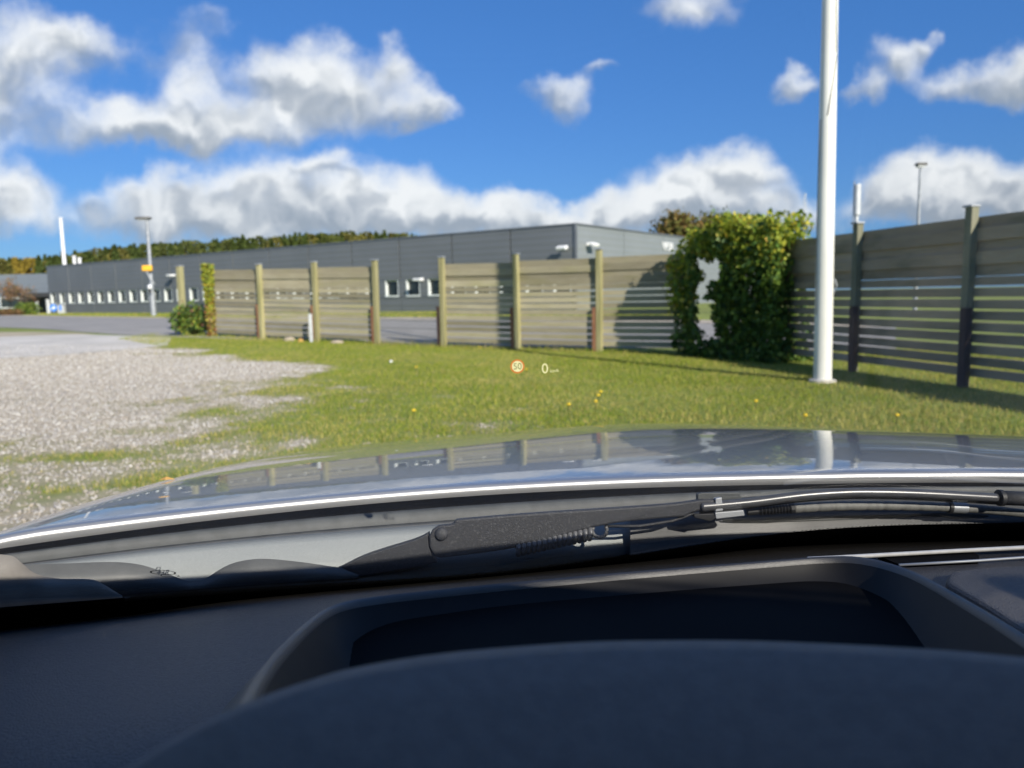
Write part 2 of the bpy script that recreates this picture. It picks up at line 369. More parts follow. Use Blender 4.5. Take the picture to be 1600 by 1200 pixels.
# ------------------------------------------------------------------ ground
GB = np.array([G(u, v)[:2] for (u, v) in [(255, 543), (330, 556), (420, 566), (500, 575), (500, 595), (460, 622), (400, 665), (330, 715), (200, 790), (0, 860), (-400, 1010)]])
def gravel_amount(x, y):              # 1 on the gravel yard, 0 on the lawn, patchy between
    x = np.asarray(x, float); y = np.asarray(y, float); best = np.full(x.shape, 1e9); sgn = np.zeros(x.shape)
    for a, b in zip(GB[:-1], GB[1:]):
        d = b - a; L = np.hypot(*d); t = np.clip(((x - a[0]) * d[0] + (y - a[1]) * d[1]) / L ** 2, 0, 1)
        px, py = a[0] + t * d[0], a[1] + t * d[1]; dist = np.hypot(x - px, y - py)
        cr_ = d[0] * (y - a[1]) - d[1] * (x - a[0]); s = np.where(cr_ < 0, 1.0, -1.0)
        upd = dist < best; best = np.where(upd, dist, best); sgn = np.where(upd, s, sgn)
    sd_ = best * sgn
    near = np.clip((14 - y) / 8, 0, 1)                      # the nearer edge is far more overgrown
    w_ = .75 + 1.5 * near
    val = (sd_ + (fbm(x, y, .9) - .5) * 3.2 * w_ + (fbm(x + 40, y, 3.1) - .5) * 2.4 * w_) / w_
    return np.clip(val * .62 + .45, 0, 1)
xs = np.unique(np.r_[-600, -400, -250, -160, -110, np.arange(-90, -14, 2.), np.arange(-14, 9, .2), np.arange(9, 40, 2.), 60, 110, 200, 400, 600])
ys = np.unique(np.r_[-60, -20, -6, np.arange(-2, 26, .2), np.arange(26, 100, 2.), 120, 160, 240, 400, 700, 1200])
X, Yg = np.meshgrid(xs, ys); Z = terr(X, Yg)
n0, n1 = X.shape; idx = np.arange(n0 * n1).reshape(n0, n1)
fc = np.stack([idx[:-1, :-1], idx[:-1, 1:], idx[1:, 1:], idx[1:, :-1]], -1).reshape(-1, 4)
gm = np.where((X < 3) & (X > -30) & (Yg < 26), gravel_amount(X, Yg), 0)
lawn = np.array([.17, .21, .035]); dirt = np.array([.40, .345, .25])
nz = fbm(X, Yg, .5)[..., None]
colg = (lawn * (.8 + .5 * nz)) * (1 - gm[..., None]) + dirt * gm[..., None]
mat('ground', (.1, .15, .03), (.20, .19, .075), .9, .95, attr='col', coords='Position', bump=.02, bscale=9, lo=.45, hi=.75)
g = bigmesh('ground', np.stack([X, Yg, Z], -1).reshape(-1, 3), fc, 'ground', colg.reshape(-1, 3)); g['kind'] = 'structure'
def patch(name, A, B, m, dz, n=60, k=10, kind='structure'):
    A = spline([np.r_[p[:2], 0] for p in A], n); B = spline([np.r_[p[:2], 0] for p in B], n); mb = MB(); rows = []
    for j in range(k + 1):
        q = A + (B - A) * (j / k); q[:, 2] = terr(q[:, 0], q[:, 1]) + dz; rows.append(q)
    mb.grid(rows); o = mb.obj(name, m, smooth=True); o['kind'] = kind; return o
RB = [G(0, 493.5), G(200, 497.5), G(330, 499), G(600, 499.5), G(690, 500.5), G(900, 503), G(1125, 506), G(1400, 512)]
RF = [G(0, 512), G(140, 520), G(262, 527), G(500, 533), G(640, 538), G(900, 543), G(1125, 545), G(1400, 552)]
RB = [RB[0] + (RB[0] - RB[1]) * k for k in (3, 1.5)] + RB; RF = [RF[0] + (RF[0] - RF[1]) * k for k in (4, 2)] + RF
road = patch('road', RB, RF, 'asphalt', .012, 90, 14)
back = [p + np.array([0, 2.2, 0]) for p in RB]
patch('pavement_strip', back, RB, 'kerb', .02, 90, 2)
AF = [G(-500, 600), G(-300, 578), G(0, 560), G(120, 553), G(262, 540)]
AB = [G(-500, 548), G(-300, 538), G(0, 527), G(130, 523.5), G(268, 528)]
apron = patch('gravel_apron', AB, AF, 'apron', .010, 50, 12)

# ------------------------------------------------------------------ gravel stones and grass blades
def blades(x, y, h, wd, col, name):
    n = len(x); z = terr(x, y); th = rng.uniform(0, 2 * np.pi, n); ln = rng.normal(0, .45, n) * h; lt = rng.uniform(0, 2 * np.pi, n)
    a = np.stack([np.cos(th) * wd / 2, np.sin(th) * wd / 2, np.zeros(n)], -1)
    b = np.stack([x, y, z - .004], -1); t = b + np.stack([np.cos(lt) * ln, np.sin(lt) * ln, h], -1)
    v = np.empty((n, 3, 3)); v[:, 0] = b - a; v[:, 1] = b + a; v[:, 2] = t
    return bigmesh(name, v.reshape(-1, 3), np.arange(3 * n).reshape(n, 3), 'grass_blade', np.repeat(col, 3, axis=0))
def grass_cols(x, y, n):
    base = np.array([.31, .35, .038]); dry = np.array([.54, .45, .15]); deep = np.array([.15, .25, .02])
    k = np.clip((fbm(x, y, .55) * .6 + fbm(x + 9, y + 4, 1.7) * .4 - .40) * 4.0, 0, 1)[:, None]; r = rng.random((n, 1))
    c = base * (1 - k) + (base * .55 + dry * .45) * k
    k2 = np.clip(gravel_amount(x, y) * 1.6, 0, 1)[:, None] * (y < 16)[:, None]; c = c * (1 - .7 * k2) + np.array([.42, .36, .16]) * .7 * k2
    c = np.where(r < .22, deep, c); c = np.where(r > .86 - .16 * k, dry, c)
    return c * rng.uniform(.75, 1.25, (n, 1))
def fence_y(x): return 18.28 - (x - 0.0) * (6.0 / 10.98)
N = 520000
x = rng.uniform(-11.5, 9, N); y = 5.2 + 19 * rng.random(N) ** 1.15
keep = (y < fence_y(np.minimum(x, 4.4)) + .5) & (rng.random(N) > gravel_amount(x, y) * 1.5 - .05) & ~((x > -11) & (x < -10.0) & (y > 23.5))
keep &= (np.abs(x) < .75 * y + .5)
x, y = x[keep], y[keep]; n = len(x)
df = np.abs(y - fence_y(x)); tall = np.clip(1 - df / .5, 0, 1) * (rng.random(n) < .45)
h = rng.uniform(.018, .052, n) * (.7 + .8 * fbm(x, y, .8)) * (1 - .65 * gravel_amount(x, y)) + tall * rng.uniform(.03, .16, n)
o = blades(x, y, h, rng.uniform(.006, .013, n), grass_cols(x, y, n), 'lawn_grass')
tagit(o, 'short green autumn lawn between the car and the plank fence', 'grass', kind='stuff')
# dry stalks in the gap of the fence
n = 900; s = rng.uniform(-3.9, 1.2, n); x = s; y = fence_y(s) + rng.normal(.1, .16, n)
o = blades(x, y, rng.uniform(.08, .38, n) * rng.random(n), rng.uniform(.006, .012, n), np.tile([.42, .36, .2], (n, 1)) * rng.uniform(.7, 1.2, (n, 1)), 'dry_grass')
tagit(o, 'dry straw coloured grass stalks along the foot of the fence', 'grass', kind='stuff')
# verge beyond the road: coarse grass
rb = np.array(back); N = 60000; i = rng.integers(1, len(rb) - 1, N); t = rng.random((N, 1)); q = rb[i] * (1 - t) + rb[i - 1] * t
x = q[:, 0]; y = q[:, 1] + rng.uniform(0.1, 9, N); n = N
o = blades(x, y, rng.uniform(.04, .12, n), rng.uniform(.02, .05, n), grass_cols(x, y, n), 'verge_grass'); tagit(o, 'mown grass verge between the road and the grey building', 'grass', kind='stuff')
def stones(x, y, sz, col, name, lift=.25):
    n = len(x); z = terr(x, y)
    base = np.array([[1, 0, 0], [0, 1, 0], [-1, 0, 0], [0, -1, 0], [0, 0, 1], [0, 0, -1]], float)
    v = base[None] * rng.uniform(.55, 1.2, (n, 6, 1)) * sz[:, None, None]; v[:, :, 2] *= .62
    th = rng.uniform(0, 2 * np.pi, n); c, s = np.cos(th)[:, None], np.sin(th)[:, None]
    vx = v[..., 0] * c - v[..., 1] * s; vy = v[..., 0] * s + v[..., 1] * c
    tl = rng.uniform(-.5, .5, (n, 1)); vz = v[..., 2] + vx * tl
    v = np.stack([vx + x[:, None], vy + y[:, None], vz + (z + sz * lift)[:, None]], -1)
    f = np.array([[0, 1, 4], [1, 2, 4], [2, 3, 4], [3, 0, 4], [1, 0, 5], [2, 1, 5], [3, 2, 5], [0, 3, 5]])
    return bigmesh(name, v.reshape(-1, 3), (np.arange(n)[:, None, None] * 6 + f[None]).reshape(-1, 3), 'stone', np.repeat(col, 6, axis=0))
N = 240000
x = rng.uniform(-14, 1, N); y = rng.uniform(4, 20.5, N)
ga = gravel_amount(x, y); keep = (rng.random(N) < ga ** 1.5 * 1.1) & (np.abs(x) < .78 * y + .6); x, y = x[keep], y[keep]; n = len(x)
pal = np.array([[.46, .44, .405], [.37, .352, .32], [.56, .54, .50], [.27, .258, .24], [.43, .385, .32], [.62, .60, .56]])
gs = np.clip(gravel_amount(x, y) * 1.15, 0, 1)[:, None]; worn = np.clip((fbm(x, y, .35) - .45) * 1.6, 0, 1)[:, None]
o = stones(x, y, rng.uniform(.006, .020, n) * (1 + .6 * (rng.random(n) < .08)), (pal[rng.integers(0, 6, n)] * rng.uniform(.85, 1.3, (n, 1))) * gs * (1 - .22 * worn) + np.array([.36, .29, .18]) * (1 - gs), 'gravel')
tagit(o, 'pale crushed stone gravel of the yard with grass growing through', 'gravel', kind='stuff')

# ------------------------------------------------------------------ main building
BC = np.array([3.6, 42.0]); BD = np.array([-49.5, 35.0]); BL = float(np.hypot(*BD)); BD = BD / BL; BN = np.array([-BD[1], BD[0]]) * 1.0
if BN[1] > 0: BN = -BN
BX = -BN                                # direction of depth (away from the camera)
ang = math.atan2(BD[1], BD[0]); ZR = 1.3 + 3.745; ZG = .42
def bp(s, o, z): p = BC + BD * s + BN * o; return np.array([p[0], p[1], z])
bld = empty('industrial_building', bp(BL / 2, -10, ZG), 'long low dark grey metal clad building with a row of small windows beyond the road', 'building')
SIDE = 34.0
def wallbox(name, s0, s1, o0, o1, z0, z1, m, parent=bld):
    mb = MB(); mb.box(bp((s0 + s1) / 2, (o0 + o1) / 2, (z0 + z1) / 2), (abs(s1 - s0), abs(o1 - o0), z1 - z0), rz=ang); return mb.obj(name, m, parent)
WZ0, WZ1 = 1.36, 2.46
wallbox('core_wall', .3, BL, -SIDE, -.42, .1, ZR - .12, 'dark_metal')
npan = 14; pw = BL / npan
for k in range(npan):
    wallbox('cladding_panel', k * pw + .045, (k + 1) * pw - .045, -.3, 0 + .006 * (k % 2), WZ1, ZR, 'clad_dark')
    wallbox('plinth_panel', k * pw + .02, (k + 1) * pw - .02, -.3, -.05 - .005 * (k % 2), .1, WZ0, 'clad_dark')
wallbox('roof_flashing', -.05, BL + .05, -.35, .05, ZR, ZR + .07, 'roof_edge')
nw = 33; pitch = BL / nw
for k in range(nw + 1):
    wallbox('window_pier', max(k * pitch - .32, 0.05), min(k * pitch + .32, BL - .02), -.33, -.02, WZ0 + .003, WZ1 - .003, 'clad_dark')
for k in range(nw):
    s0 = k * pitch + .32; s1 = (k + 1) * pitch - .32
    mb = MB()
    zc = (WZ0 + WZ1) / 2; wv = s1 - s0 - .01
    for (cs, ww, z0, z1) in ((s0 + .045, .08, WZ0 + .11, WZ1 - .01), (s1 - .045, .08, WZ0 + .11, WZ1 - .01)):
        mb.box(bp(cs, -.13, (z0 + z1) / 2), (ww, .2, z1 - z0), rz=ang)
    mb.box(bp((s0 + s1) / 2, -.11, WZ0 + .055), (wv, .24, .1), rz=ang); mb.box(bp((s0 + s1) / 2, -.2, WZ1 - .05), (wv - .16, .07, .08), rz=ang)
    fr_ = mb.obj('window', 'window_frame', bld)
    wallbox('pane', s0 + .085, s1 - .085, -.25, -.22, WZ0 + .105, WZ1 - .09, 'window_glass', fr_)
# short side of the building
def sp(s, o, z):                        # s along the side wall away from the corner, o outwards
    p = BC + BX * s - BD * o; return np.array([p[0], p[1], z])
ang2 = math.atan2(BX[1], BX[0])
for k in range(6):
    L0, L1 = k * SIDE / 6 + .02 + (.06 if k == 0 else 0), (k + 1) * SIDE / 6 - .02
    mb = MB(); mb.box(sp((L0 + L1) / 2, -.1, (ZR + .1) / 2), (L1 - L0, .2 + .01 * (k % 2), ZR - .1), rz=ang2); mb.obj('cladding_panel', 'clad_light', bld)
mb = MB(); mb.box(sp(SIDE / 2, 0, ZR + .035), (SIDE, .16, .075), rz=ang2); mb.obj('roof_flashing', 'roof_edge', bld)
mb = MB(); mb.box(bp(.0, 0.0, (ZR + .1) / 2), (.14, .14, ZR - .12), rz=ang); mb.obj('corner_trim', 'roof_edge', bld)
def on_face(u, v):                      # point of the long facade seen at pixel u,v
    d = ray(u, v); t = ((BC - CAM[:2]) @ BN) / (d[:2] @ BN); return CAM + d * t
def on_side(u, v):
    d = ray(u, v); t = ((BC - CAM[:2]) @ BD) / (d[:2] @ BD); return CAM + d * t
def flood(p, nrm, rz, label, tilt):
    r = empty('floodlight', p, label, 'floodlight', 'white floodlights on the grey building')
    n3 = np.r_[nrm, 0]; side = np.array([-nrm[1], nrm[0], 0]); mb = MB()
    c = p + n3 * .42 + np.array([0, 0, -.02]); mb.box(c, (.62, .34, .17), rz=math.atan2(side[1], side[0]), rx=R(tilt)); bevel(mb.obj('lamp_housing', 'white_paint', r), .04)
    mb = MB(); mb.tube([p, p + n3 * .3], .04, 8); mb.obj('bracket', 'white_paint', r)
    mb = MB(); mb.box(p + n3 * .03, (.2, .05, .2), rz=math.atan2(side[1], side[0])); mb.obj('wall_plate', 'white_paint', r)
flood(on_face(884, 387), BN, 0, 'white floodlight on the dark long wall just left of the building corner', 20)
flood(on_side(918, 382), -BD, 0, 'white floodlight on the lighter end wall right of the building corner', 20)
flood(on_face(273, 430), BN, 0, 'white floodlight on the long wall above the far windows near the lamp post', 0)
p = on_face(660, 436.5) ; flood(p, BN, 0, 'white floodlight above the windows seen through the fence gap', 0)
# lettering on the side wall
def text_mesh(name, s, size, m, parent, loc, rot, ext=.01):
    cu = bpy.data.curves.new(name, 'FONT'); cu.body = s; cu.size = size; cu.extrude = ext; cu.align_x = 'CENTER'; cu.align_y = 'CENTER'
    to = bpy.data.objects.new(name, cu); C.objects.link(to); dg = bpy.context.evaluated_depsgraph_get()
    me = bpy.data.meshes.new_from_object(to.evaluated_get(dg)); bpy.data.objects.remove(to)
    me.materials.clear(); me.materials.append(MATS[m]); o = bpy.data.objects.new(name, me); C.objects.link(o); o.parent = parent
    o.location = Vector(np.array(loc) - (origin(parent) if parent is not None else 0)); o.rotation_euler = rot; return o
ps = on_side(1043, 386)
text_mesh('wall_lettering', 'VP38', .78, 'white_paint', bld, ps + np.r_[-BD, 0] * .03, (R(90), 0, ang2), .02)
# chimney and vents on the roof
ch = on_face(86, 416); ch = ch - np.r_[BN, 0] * .9
def chim(p, r0, r1, h, label, name='chimney'):
    rt = empty(name, p, label, 'chimney'); mb = MB(); mb.tube([p + np.array([0, 0, -.3]), p + np.array([0, 0, h])], [r0, r1], 14); mb.obj('flue', 'white_paint', rt, True, 40)
    mb = MB(); mb.tube([p + np.array([0, 0, h]), p + np.array([0, 0, h + .12])], [r1 * 1.25, r1 * 1.25], 14); mb.obj('cap', 'white_paint', rt, True, 40)
chim(np.array([ch[0], ch[1], ZR]), .19, .15, 4.6, 'tall slim white flue standing on the far end of the grey building')
for (uu, hh, lb) in ((100, .85, 'short pale roof vent next to the tall white flue'), (108, .6, 'second short roof vent right of the tall white flue')):
    q = on_face(uu, 415); q = q - np.r_[BN, 0] * 1.0; chim(np.array([q[0], q[1], ZR]), .16, .15, hh, lb, 'roof_vent')

# far left building, canopy, bins and signs
fb0 = P(-420, 430, 92); fb1 = P(86, 429.5, 84)
fb = empty('office_building', ((fb0[0] + fb1[0]) / 2, 96, .45), 'pale grey flat roofed building behind the far end of the long hall', 'building')
ht = float(P(60, 429, 84)[2]); d_ = fb1[:2] - fb0[:2]; L = float(np.hypot(*d_)); d_ /= L; a_ = math.atan2(d_[1], d_[0]); nn = np.array([d_[1], -d_[0]])
mb = MB(); c = (fb0[:2] + fb1[:2]) / 2 - nn * 6.2; mb.box((c[0], c[1], ht / 2), (L, 12, ht), rz=a_); mb.obj('core_wall', 'clad_far', fb)
for k in range(9):
    c = fb0[:2] + d_ * (L * (k + .5) / 9); mb = MB(); mb.box((c[0], c[1], ht / 2 + .06), (L / 9 - .05, .2 + .02 * (k % 2), ht + .1), rz=a_); mb.obj('wall_panel', 'clad_far', fb)
cn = P(70, 461, 82.5); mb = MB(); mb.box((cn[0] - .1, cn[1] - .6, cn[2]), (4.6, 3.4, .42)); mb.obj('canopy', 'dark_metal', fb)
ce = P(69, 470, 83.4); mb = MB(); mb.box((ce[0], ce[1], 1.35), (3.9, .3, 1.9)); mb.obj('entrance', 'dark_metal', fb)
for k in range(4):
    q = P(8 + 12 * k, 470, 83.2); mb = MB(); mb.box((q[0], q[1], 1.6), (1.0, .12, 1.1)); wn = mb.obj('window', 'window_frame', fb); mb = MB(); mb.box((q[0], q[1] - .07, 1.6), (.82, .04, .9)); mb.obj('pane', 'window_glass', wn)
def pillar(u, v, Y, wd, hh, label, m, name, cat):
    p = P(u, v, Y); zz = float(terr(p[0], p[1])); r = empty(name, (p[0], p[1], zz), label, cat)
    mb = MB(); mb.tube([(p[0], p[1], zz), (p[0], p[1], zz + hh)], wd, 12); mb.obj('shaft', m, r, True, 40)
    mb = MB(); mb.tube([(p[0], p[1], zz + hh), (p[0], p[1], zz + hh + .06)], wd * 1.15, 12); mb.obj('cap', m, r, True, 40); return r
pillar(59, 486, 78, .14, 1.15, 'pale grey bollard left of the dark entrance', 'galv_light', 'bollard', 'bollard')
pillar(76.5, 490, 76, .19, 1.35, 'thicker pale grey bollard in front of the dark entrance', 'galv_light', 'bollard', 'bollard')
p = P(84, 481, 75); zz = float(terr(p[0], p[1])); sg = empty('round_sign', (p[0], p[1], zz), 'round blue traffic sign with a white arrow by the building end', 'sign')
mb = MB(); mb.tube([(p[0], p[1], zz), (p[0], p[1], p[2] + .2)], .035, 8); mb.obj('post', 'galv', sg)
mb = MB(); mb.tube([(p[0], p[1] - .06, p[2]), (p[0], p[1] - .04, p[2])], .36, 24); mb.obj('face', 'sign_blue', sg)
mb = MB(); q = np.array([p[0], p[1] - .075, p[2]])
mb.plate([q + np.array(k) for k in ((-.2, 0, -.03), (.02, 0, .12), (.02, 0, .22), (.24, 0, .03), (.02, 0, -.16), (.02, 0, -.06), (-.12, 0, -.18))], (0, .008, 0)); mb.obj('arrow', 'white_paint', sg)
p = P(97, 490, 74); zz = float(terr(p[0], p[1])); bn = empty('waste_bin', (p[0], p[1], zz), 'pale grey litter bins with a blue stripe at the near building end', 'bin')
mb = MB(); mb.box((p[0], p[1], zz + .42), (.62, .4, .84)); bevel(mb.obj('body', 'galv_light', bn), .04); mb = MB(); mb.box((p[0], p[1] - .21, zz + .55), (.2, .03, .5)); mb.obj('stripe', 'sign_blue', bn)
mb = MB(); mb.box((p[0], p[1], zz + .87), (.66, .44, .06)); mb.obj('lid', 'galv', bn)

# ------------------------------------------------------------------ street lamps, masts, flagpole
def lamp_post(u, vbase, vtop, Y, label, r0=.09, head=(.95, .42, .16), headoff=-.22):
    t = P(u, vtop, Y); b = P(u + 8, vbase, Y); zz = min(float(terr(b[0], b[1])), b[2]); bx, by = b[0], b[1]
    r = empty('street_lamp', (bx, by, zz), label, 'street lamp', 'street lamps'); mb = MB()
    mb.tube([(bx, by, zz), (bx, by, zz + 1.3), (bx, by, zz + 1.32), (bx, by, t[2])], [r0 * 1.35, r0 * 1.35, r0, r0 * .75], 12); mb.obj('mast', 'galv', r, True, 40)
    mb = MB(); mb.box((bx + headoff, by, t[2] + .05), head); bevel(mb.obj('lamp_head', 'lamp_head', r), .06, 3)
    mb = MB(); mb.box((bx + headoff, by, t[2] - .045), (head[0] * .7, head[1] * .7, .05)); mb.obj('lens', 'galv_light', r); return r, t
LY = 50
lp, lt_ = lamp_post(232, 489, 342, LY, 'tall grey street lamp by the road with a yellow box sign', .13)
p = P(230, 419, LY - .3); bs = empty('box_sign', p, 'small yellow box sign fixed to the street lamp', 'sign')
mb = MB(); mb.box(p, (.62, .22, .36)); bevel(mb.obj('panel', 'sign_yellow', bs), .05)
mb = MB(); mb.tube([p + np.array([-.05, 0, -.2]), p + np.array([.1, .1, -.7]), p + np.array([.28, .25, -1.0])], .035, 6); mb.obj('bracket', 'galv_light', bs)
p = P(234, 451, LY - .3); mb = MB(); mb.tube([p + np.array([0, 0, -.22]), p + np.array([0, 0, .05]), p + np.array([0.02, 0, .25])], [.12, .16, .08], 10); ob = mb.obj('junction_box', 'white_paint', None, True)
tagit(ob, 'small white box clamped low on the street lamp', 'box')
lamp_post(1422, 470, 259, 34, 'tall grey street lamp rising behind the right hand fence', .07, (.46, .3, .14), .02)
t = P(1340, 288, 30); mp = empty('mast', (t[0], t[1], 0), 'white antenna mast behind the fence right of the flagpole', 'mast')
mb = MB(); mb.tube([(t[0], t[1], 0), (t[0], t[1], t[2] - .9)], [.1, .07], 10); mb.obj('pole', 'galv_light', mp, True, 40)
mb = MB(); mb.tube([(t[0], t[1], t[2] - 1.15), (t[0], t[1], t[2])], [.13, .13], 12); mb.obj('antenna', 'galv_light', mp, True, 40)
mb = MB(); mb.tube([(t[0] - .13, t[1], t[2] - 1.7), (t[0] - .13, t[1], t[2] + .12)], .022, 6); mb.obj('rod', 'galv', mp)
t = P(1258, 302, 120); mp = empty('lattice_mast', (t[0], t[1], .4), 'thin distant lattice mast just left of the flagpole', 'mast')
mb = MB()
for dx in (-.3, .3): mb.tube([(t[0] + dx, t[1], .4), (t[0] + dx * .4, t[1], t[2])], .05, 5)
mb.obj('leg', 'galv_light', mp); mb = MB()
for k in range(14):
    z0 = .4 + (t[2] - .4) * k / 14; z1 = .4 + (t[2] - .4) * (k + 1) / 14; s_ = 1 if k % 2 else -1
    mb.tube([(t[0] - .28 * s_, t[1], z0), (t[0] + .24 * s_, t[1], z1)], .03, 4)
mb.obj('bracing', 'galv_light', mp)
# flagpole
fb_ = G(1285, 597); ft = P(1297, 0, fb_[1] + .05); dirp = (ft - fb_) / np.linalg.norm(ft - fb_)
fp = empty('flagpole', fb_, 'white flagpole standing on the lawn in front of the right fence', 'flagpole')
hs_ = [0, .03, 1.5, 3, 5, 7, 10.5]; mb = MB(); mb.tube([fb_ + dirp * h for h in hs_], [.128, .124, .118, .113, .104, .094, .06], 28); mb.obj('pole', 'flag_white', fp, True, 40)
mb = MB(); mb.tube([fb_ + dirp * 10.5, fb_ + dirp * 10.6, fb_ + dirp * 10.68], [.06, .1, .03], 14); mb.obj('finial', 'flag_white', fp, True)
mb = MB(); rp = []
for k in range(60):
    h = .95 + k * .075; a = -1.9 + .9 * math.sin(h * .9) + (1.6 if h > 3.6 else 0) * min(1, (h - 3.6) / .8) if h > 3.6 else -3.0 + .12 * math.sin(h * 2)
    rr = .124 - h * .0034; rp.append(fb_ + dirp * h + np.array([rr * math.cos(a), rr * math.sin(a), 0]))
mb.tube(rp, .008, 6); mb.obj('halyard', 'rope', fp, True)
mb = MB(); q = fb_ + dirp * 1.35 + np.array([.13, -.03, 0]); mb.tube([q + np.array([0, 0, -.09]), q + np.array([.03, 0, 0]), q + np.array([0, 0, .09])], .012, 6); mb.obj('cleat', 'galv', fp)

mb = MB(); mb.tube([fb_ + np.array([0, 0, -.02]), fb_ + np.array([0, 0, .035]), fb_ + np.array([0, 0, .045])], [.19, .185, .16], 24); mb.obj('footing', 'apron', fp, True, 40)
# ------------------------------------------------------------------ plank fences
plank_meshes = {}
def plank_mesh(L, h, key, m):
    k = (round(L, 3), round(h, 3), key, m)
    if k not in plank_meshes:
        mb = MB(); n = 7; rows = []
        prof = [(-.011, -h / 2), (-.011, h / 2), (.011, h / 2), (.011, -h / 2)]
        vs = []; r_ = random.Random(key + 5)
        for i in range(n):
            x_ = -L / 2 + L * i / (n - 1)
            for (yy_, zz_) in prof: vs.append((x_, yy_ + r_.uniform(-.0015, .0015), zz_ + r_.uniform(-.0015, .0015)))
        fs = [(i * 4 + j, i * 4 + (j + 1) % 4, (i + 1) * 4 + (j + 1) % 4, (i + 1) * 4 + j) for i in range(n - 1) for j in range(4)] + [(3, 2, 1, 0), tuple((n - 1) * 4 + j for j in range(4))]
        me = bpy.data.meshes.new('plank'); me.from_pydata(vs, [], fs); me.materials.append(MATS[m]); me.update(); plank_meshes[k] = me
    return plank_meshes[k]
def fence_panel(root, A, B, z0, z1, zg, m, back, npl=14, gap=.024, bottom_gaps=9, shift=0.0):
    A, B = np.array(A), np.array(B); d = B - A; L = float(np.hypot(*d)); d /= L; a = math.atan2(d[1], d[0]); nb = np.array(back)
    step = (z1 - z0) / npl; mid = (A + B) / 2
    for k in range(npl):
        gp = gap if k < bottom_gaps else -.016
        h = step - gp + random.uniform(-.004, .004)
        zc = z0 + (k + .5) * step + random.uniform(-.004, .004)
        o = bpy.data.objects.new('plank', plank_mesh(L - .02, h, random.randrange(6), m)); C.objects.link(o); o.parent = root
        c = mid + nb * (.055 + (.027 if k >= bottom_gaps and k % 2 else 0) + random.uniform(-.004, .004))
        o.location = Vector((c[0], c[1], zc + (zg(A) + zg(B)) / 2)) - Vector(origin(root)); sl = math.atan2(zg(B) - zg(A), L)
        o.rotation_euler = (random.uniform(-.012, .012), -sl + random.uniform(-.0018, .0018), a)
def fence_post(root, p, hgt, a, m, stub, stub_off, wd=.13, stub_h=1.0, stub_w=.11):
    z = float(terr(*p)); r_ = random.uniform(-.012, .012); mb = MB()
    mb.box((p[0], p[1], z + hgt / 2 - .1), (wd, wd * .95, hgt + .2), rz=a, rx=r_, ry=random.uniform(-.01, .01)); bevel(mb.obj('post', m, root), .012)
    mb = MB(); mb.box((p[0], p[1], z + hgt + .012), (wd + .035, wd + .03, .03), rz=a); bevel(mb.obj('post_cap', 'galv', root), .008)
    if stub:
        q = np.array(p) + np.array(stub_off); mb = MB(); mb.box((q[0], q[1], z + stub_h / 2 - .1), (stub_w, stub_w * .9, stub_h + .2), rz=a + .02); bevel(mb.obj('support_stub', stub, root), .008)
FA = np.array([1.98, 17.2]); FB = np.array([-9.0, 23.2]); FD = (FB - FA) / 6.0; fdn = FD / np.hypot(*FD); fa_ang = math.atan2(-fdn[1], -fdn[0])
fbk = np.array([fdn[1], -fdn[0]]); fbk = fbk if fbk[1] > 0 else -fbk
zt = lambda p: float(terr(p[0], p[1]))
def fpos(i): return FA + FD * i
TOP = 2.12
PH = {0: 2.27, 1: 2.24, 2: 2.22, 3: 2.19, 4: 2.17, 5: 2.13, 6: 2.10}
f1 = empty('plank_fence', (*fpos(1), zt(fpos(1))), 'weathered horizontal plank fence right of the open gap, sunlit', 'fence', 'plank fences')
f2 = empty('plank_fence', (*fpos(4.5), zt(fpos(4.5))), 'weathered horizontal plank fence left of the open gap, sunlit', 'fence', 'plank fences')
lo = -fdn * .13 * -1.0
for i, rt in ((0, f1), (1, f1), (2, f1), (3, f2), (4, f2), (5, f2)):
    sh = 2.15 if False else PH[i]
    if i == 2: fence_post(rt, fpos(i), sh, fa_ang, 'post_green', 'stub_brown', fdn * .13, stub_h=1.02, stub_w=.09)
    else: fence_post(rt, fpos(i), sh, fa_ang, 'post_green', 'stub_red', fdn * .115 - fbk * .02, stub_h=1.0, stub_w=.085)
fence_post(f1, fpos(-1), 2.27, fa_ang, 'post_green', None, (0, 0))
for i, rt, t0, t1 in ((-1, f1, .12, 2.10), (0, f1, .12, 2.08), (1, f1, .12, 2.05), (3, f2, .1, 2.02), (4, f2, .1, 2.0), (5, f2, .1, 1.98)):
    fence_panel(rt, fpos(i), fpos(i + 1), t0, t1, zt, 'wood_weathered', fbk, 14, .027, 10)
# ivy wrapped post and lone post
ip = fpos(6); pr = empty('ivy_post', (*ip, zt(ip)), 'end fence post wrapped in yellowing ivy', 'post'); fence_post(pr, ip, 2.08, fa_ang, 'post_green', 'stub_red', fdn * .1, stub_w=.08)
lpz = P(284, 470, 24.6)[:2]; pr2 = empty('fence_post', (*lpz, zt(lpz)), 'lone fence post without planks rising out of the bush', 'post'); fence_post(pr2, lpz, 2.12, fa_ang, 'post_green', None, (0, 0), wd=.17)
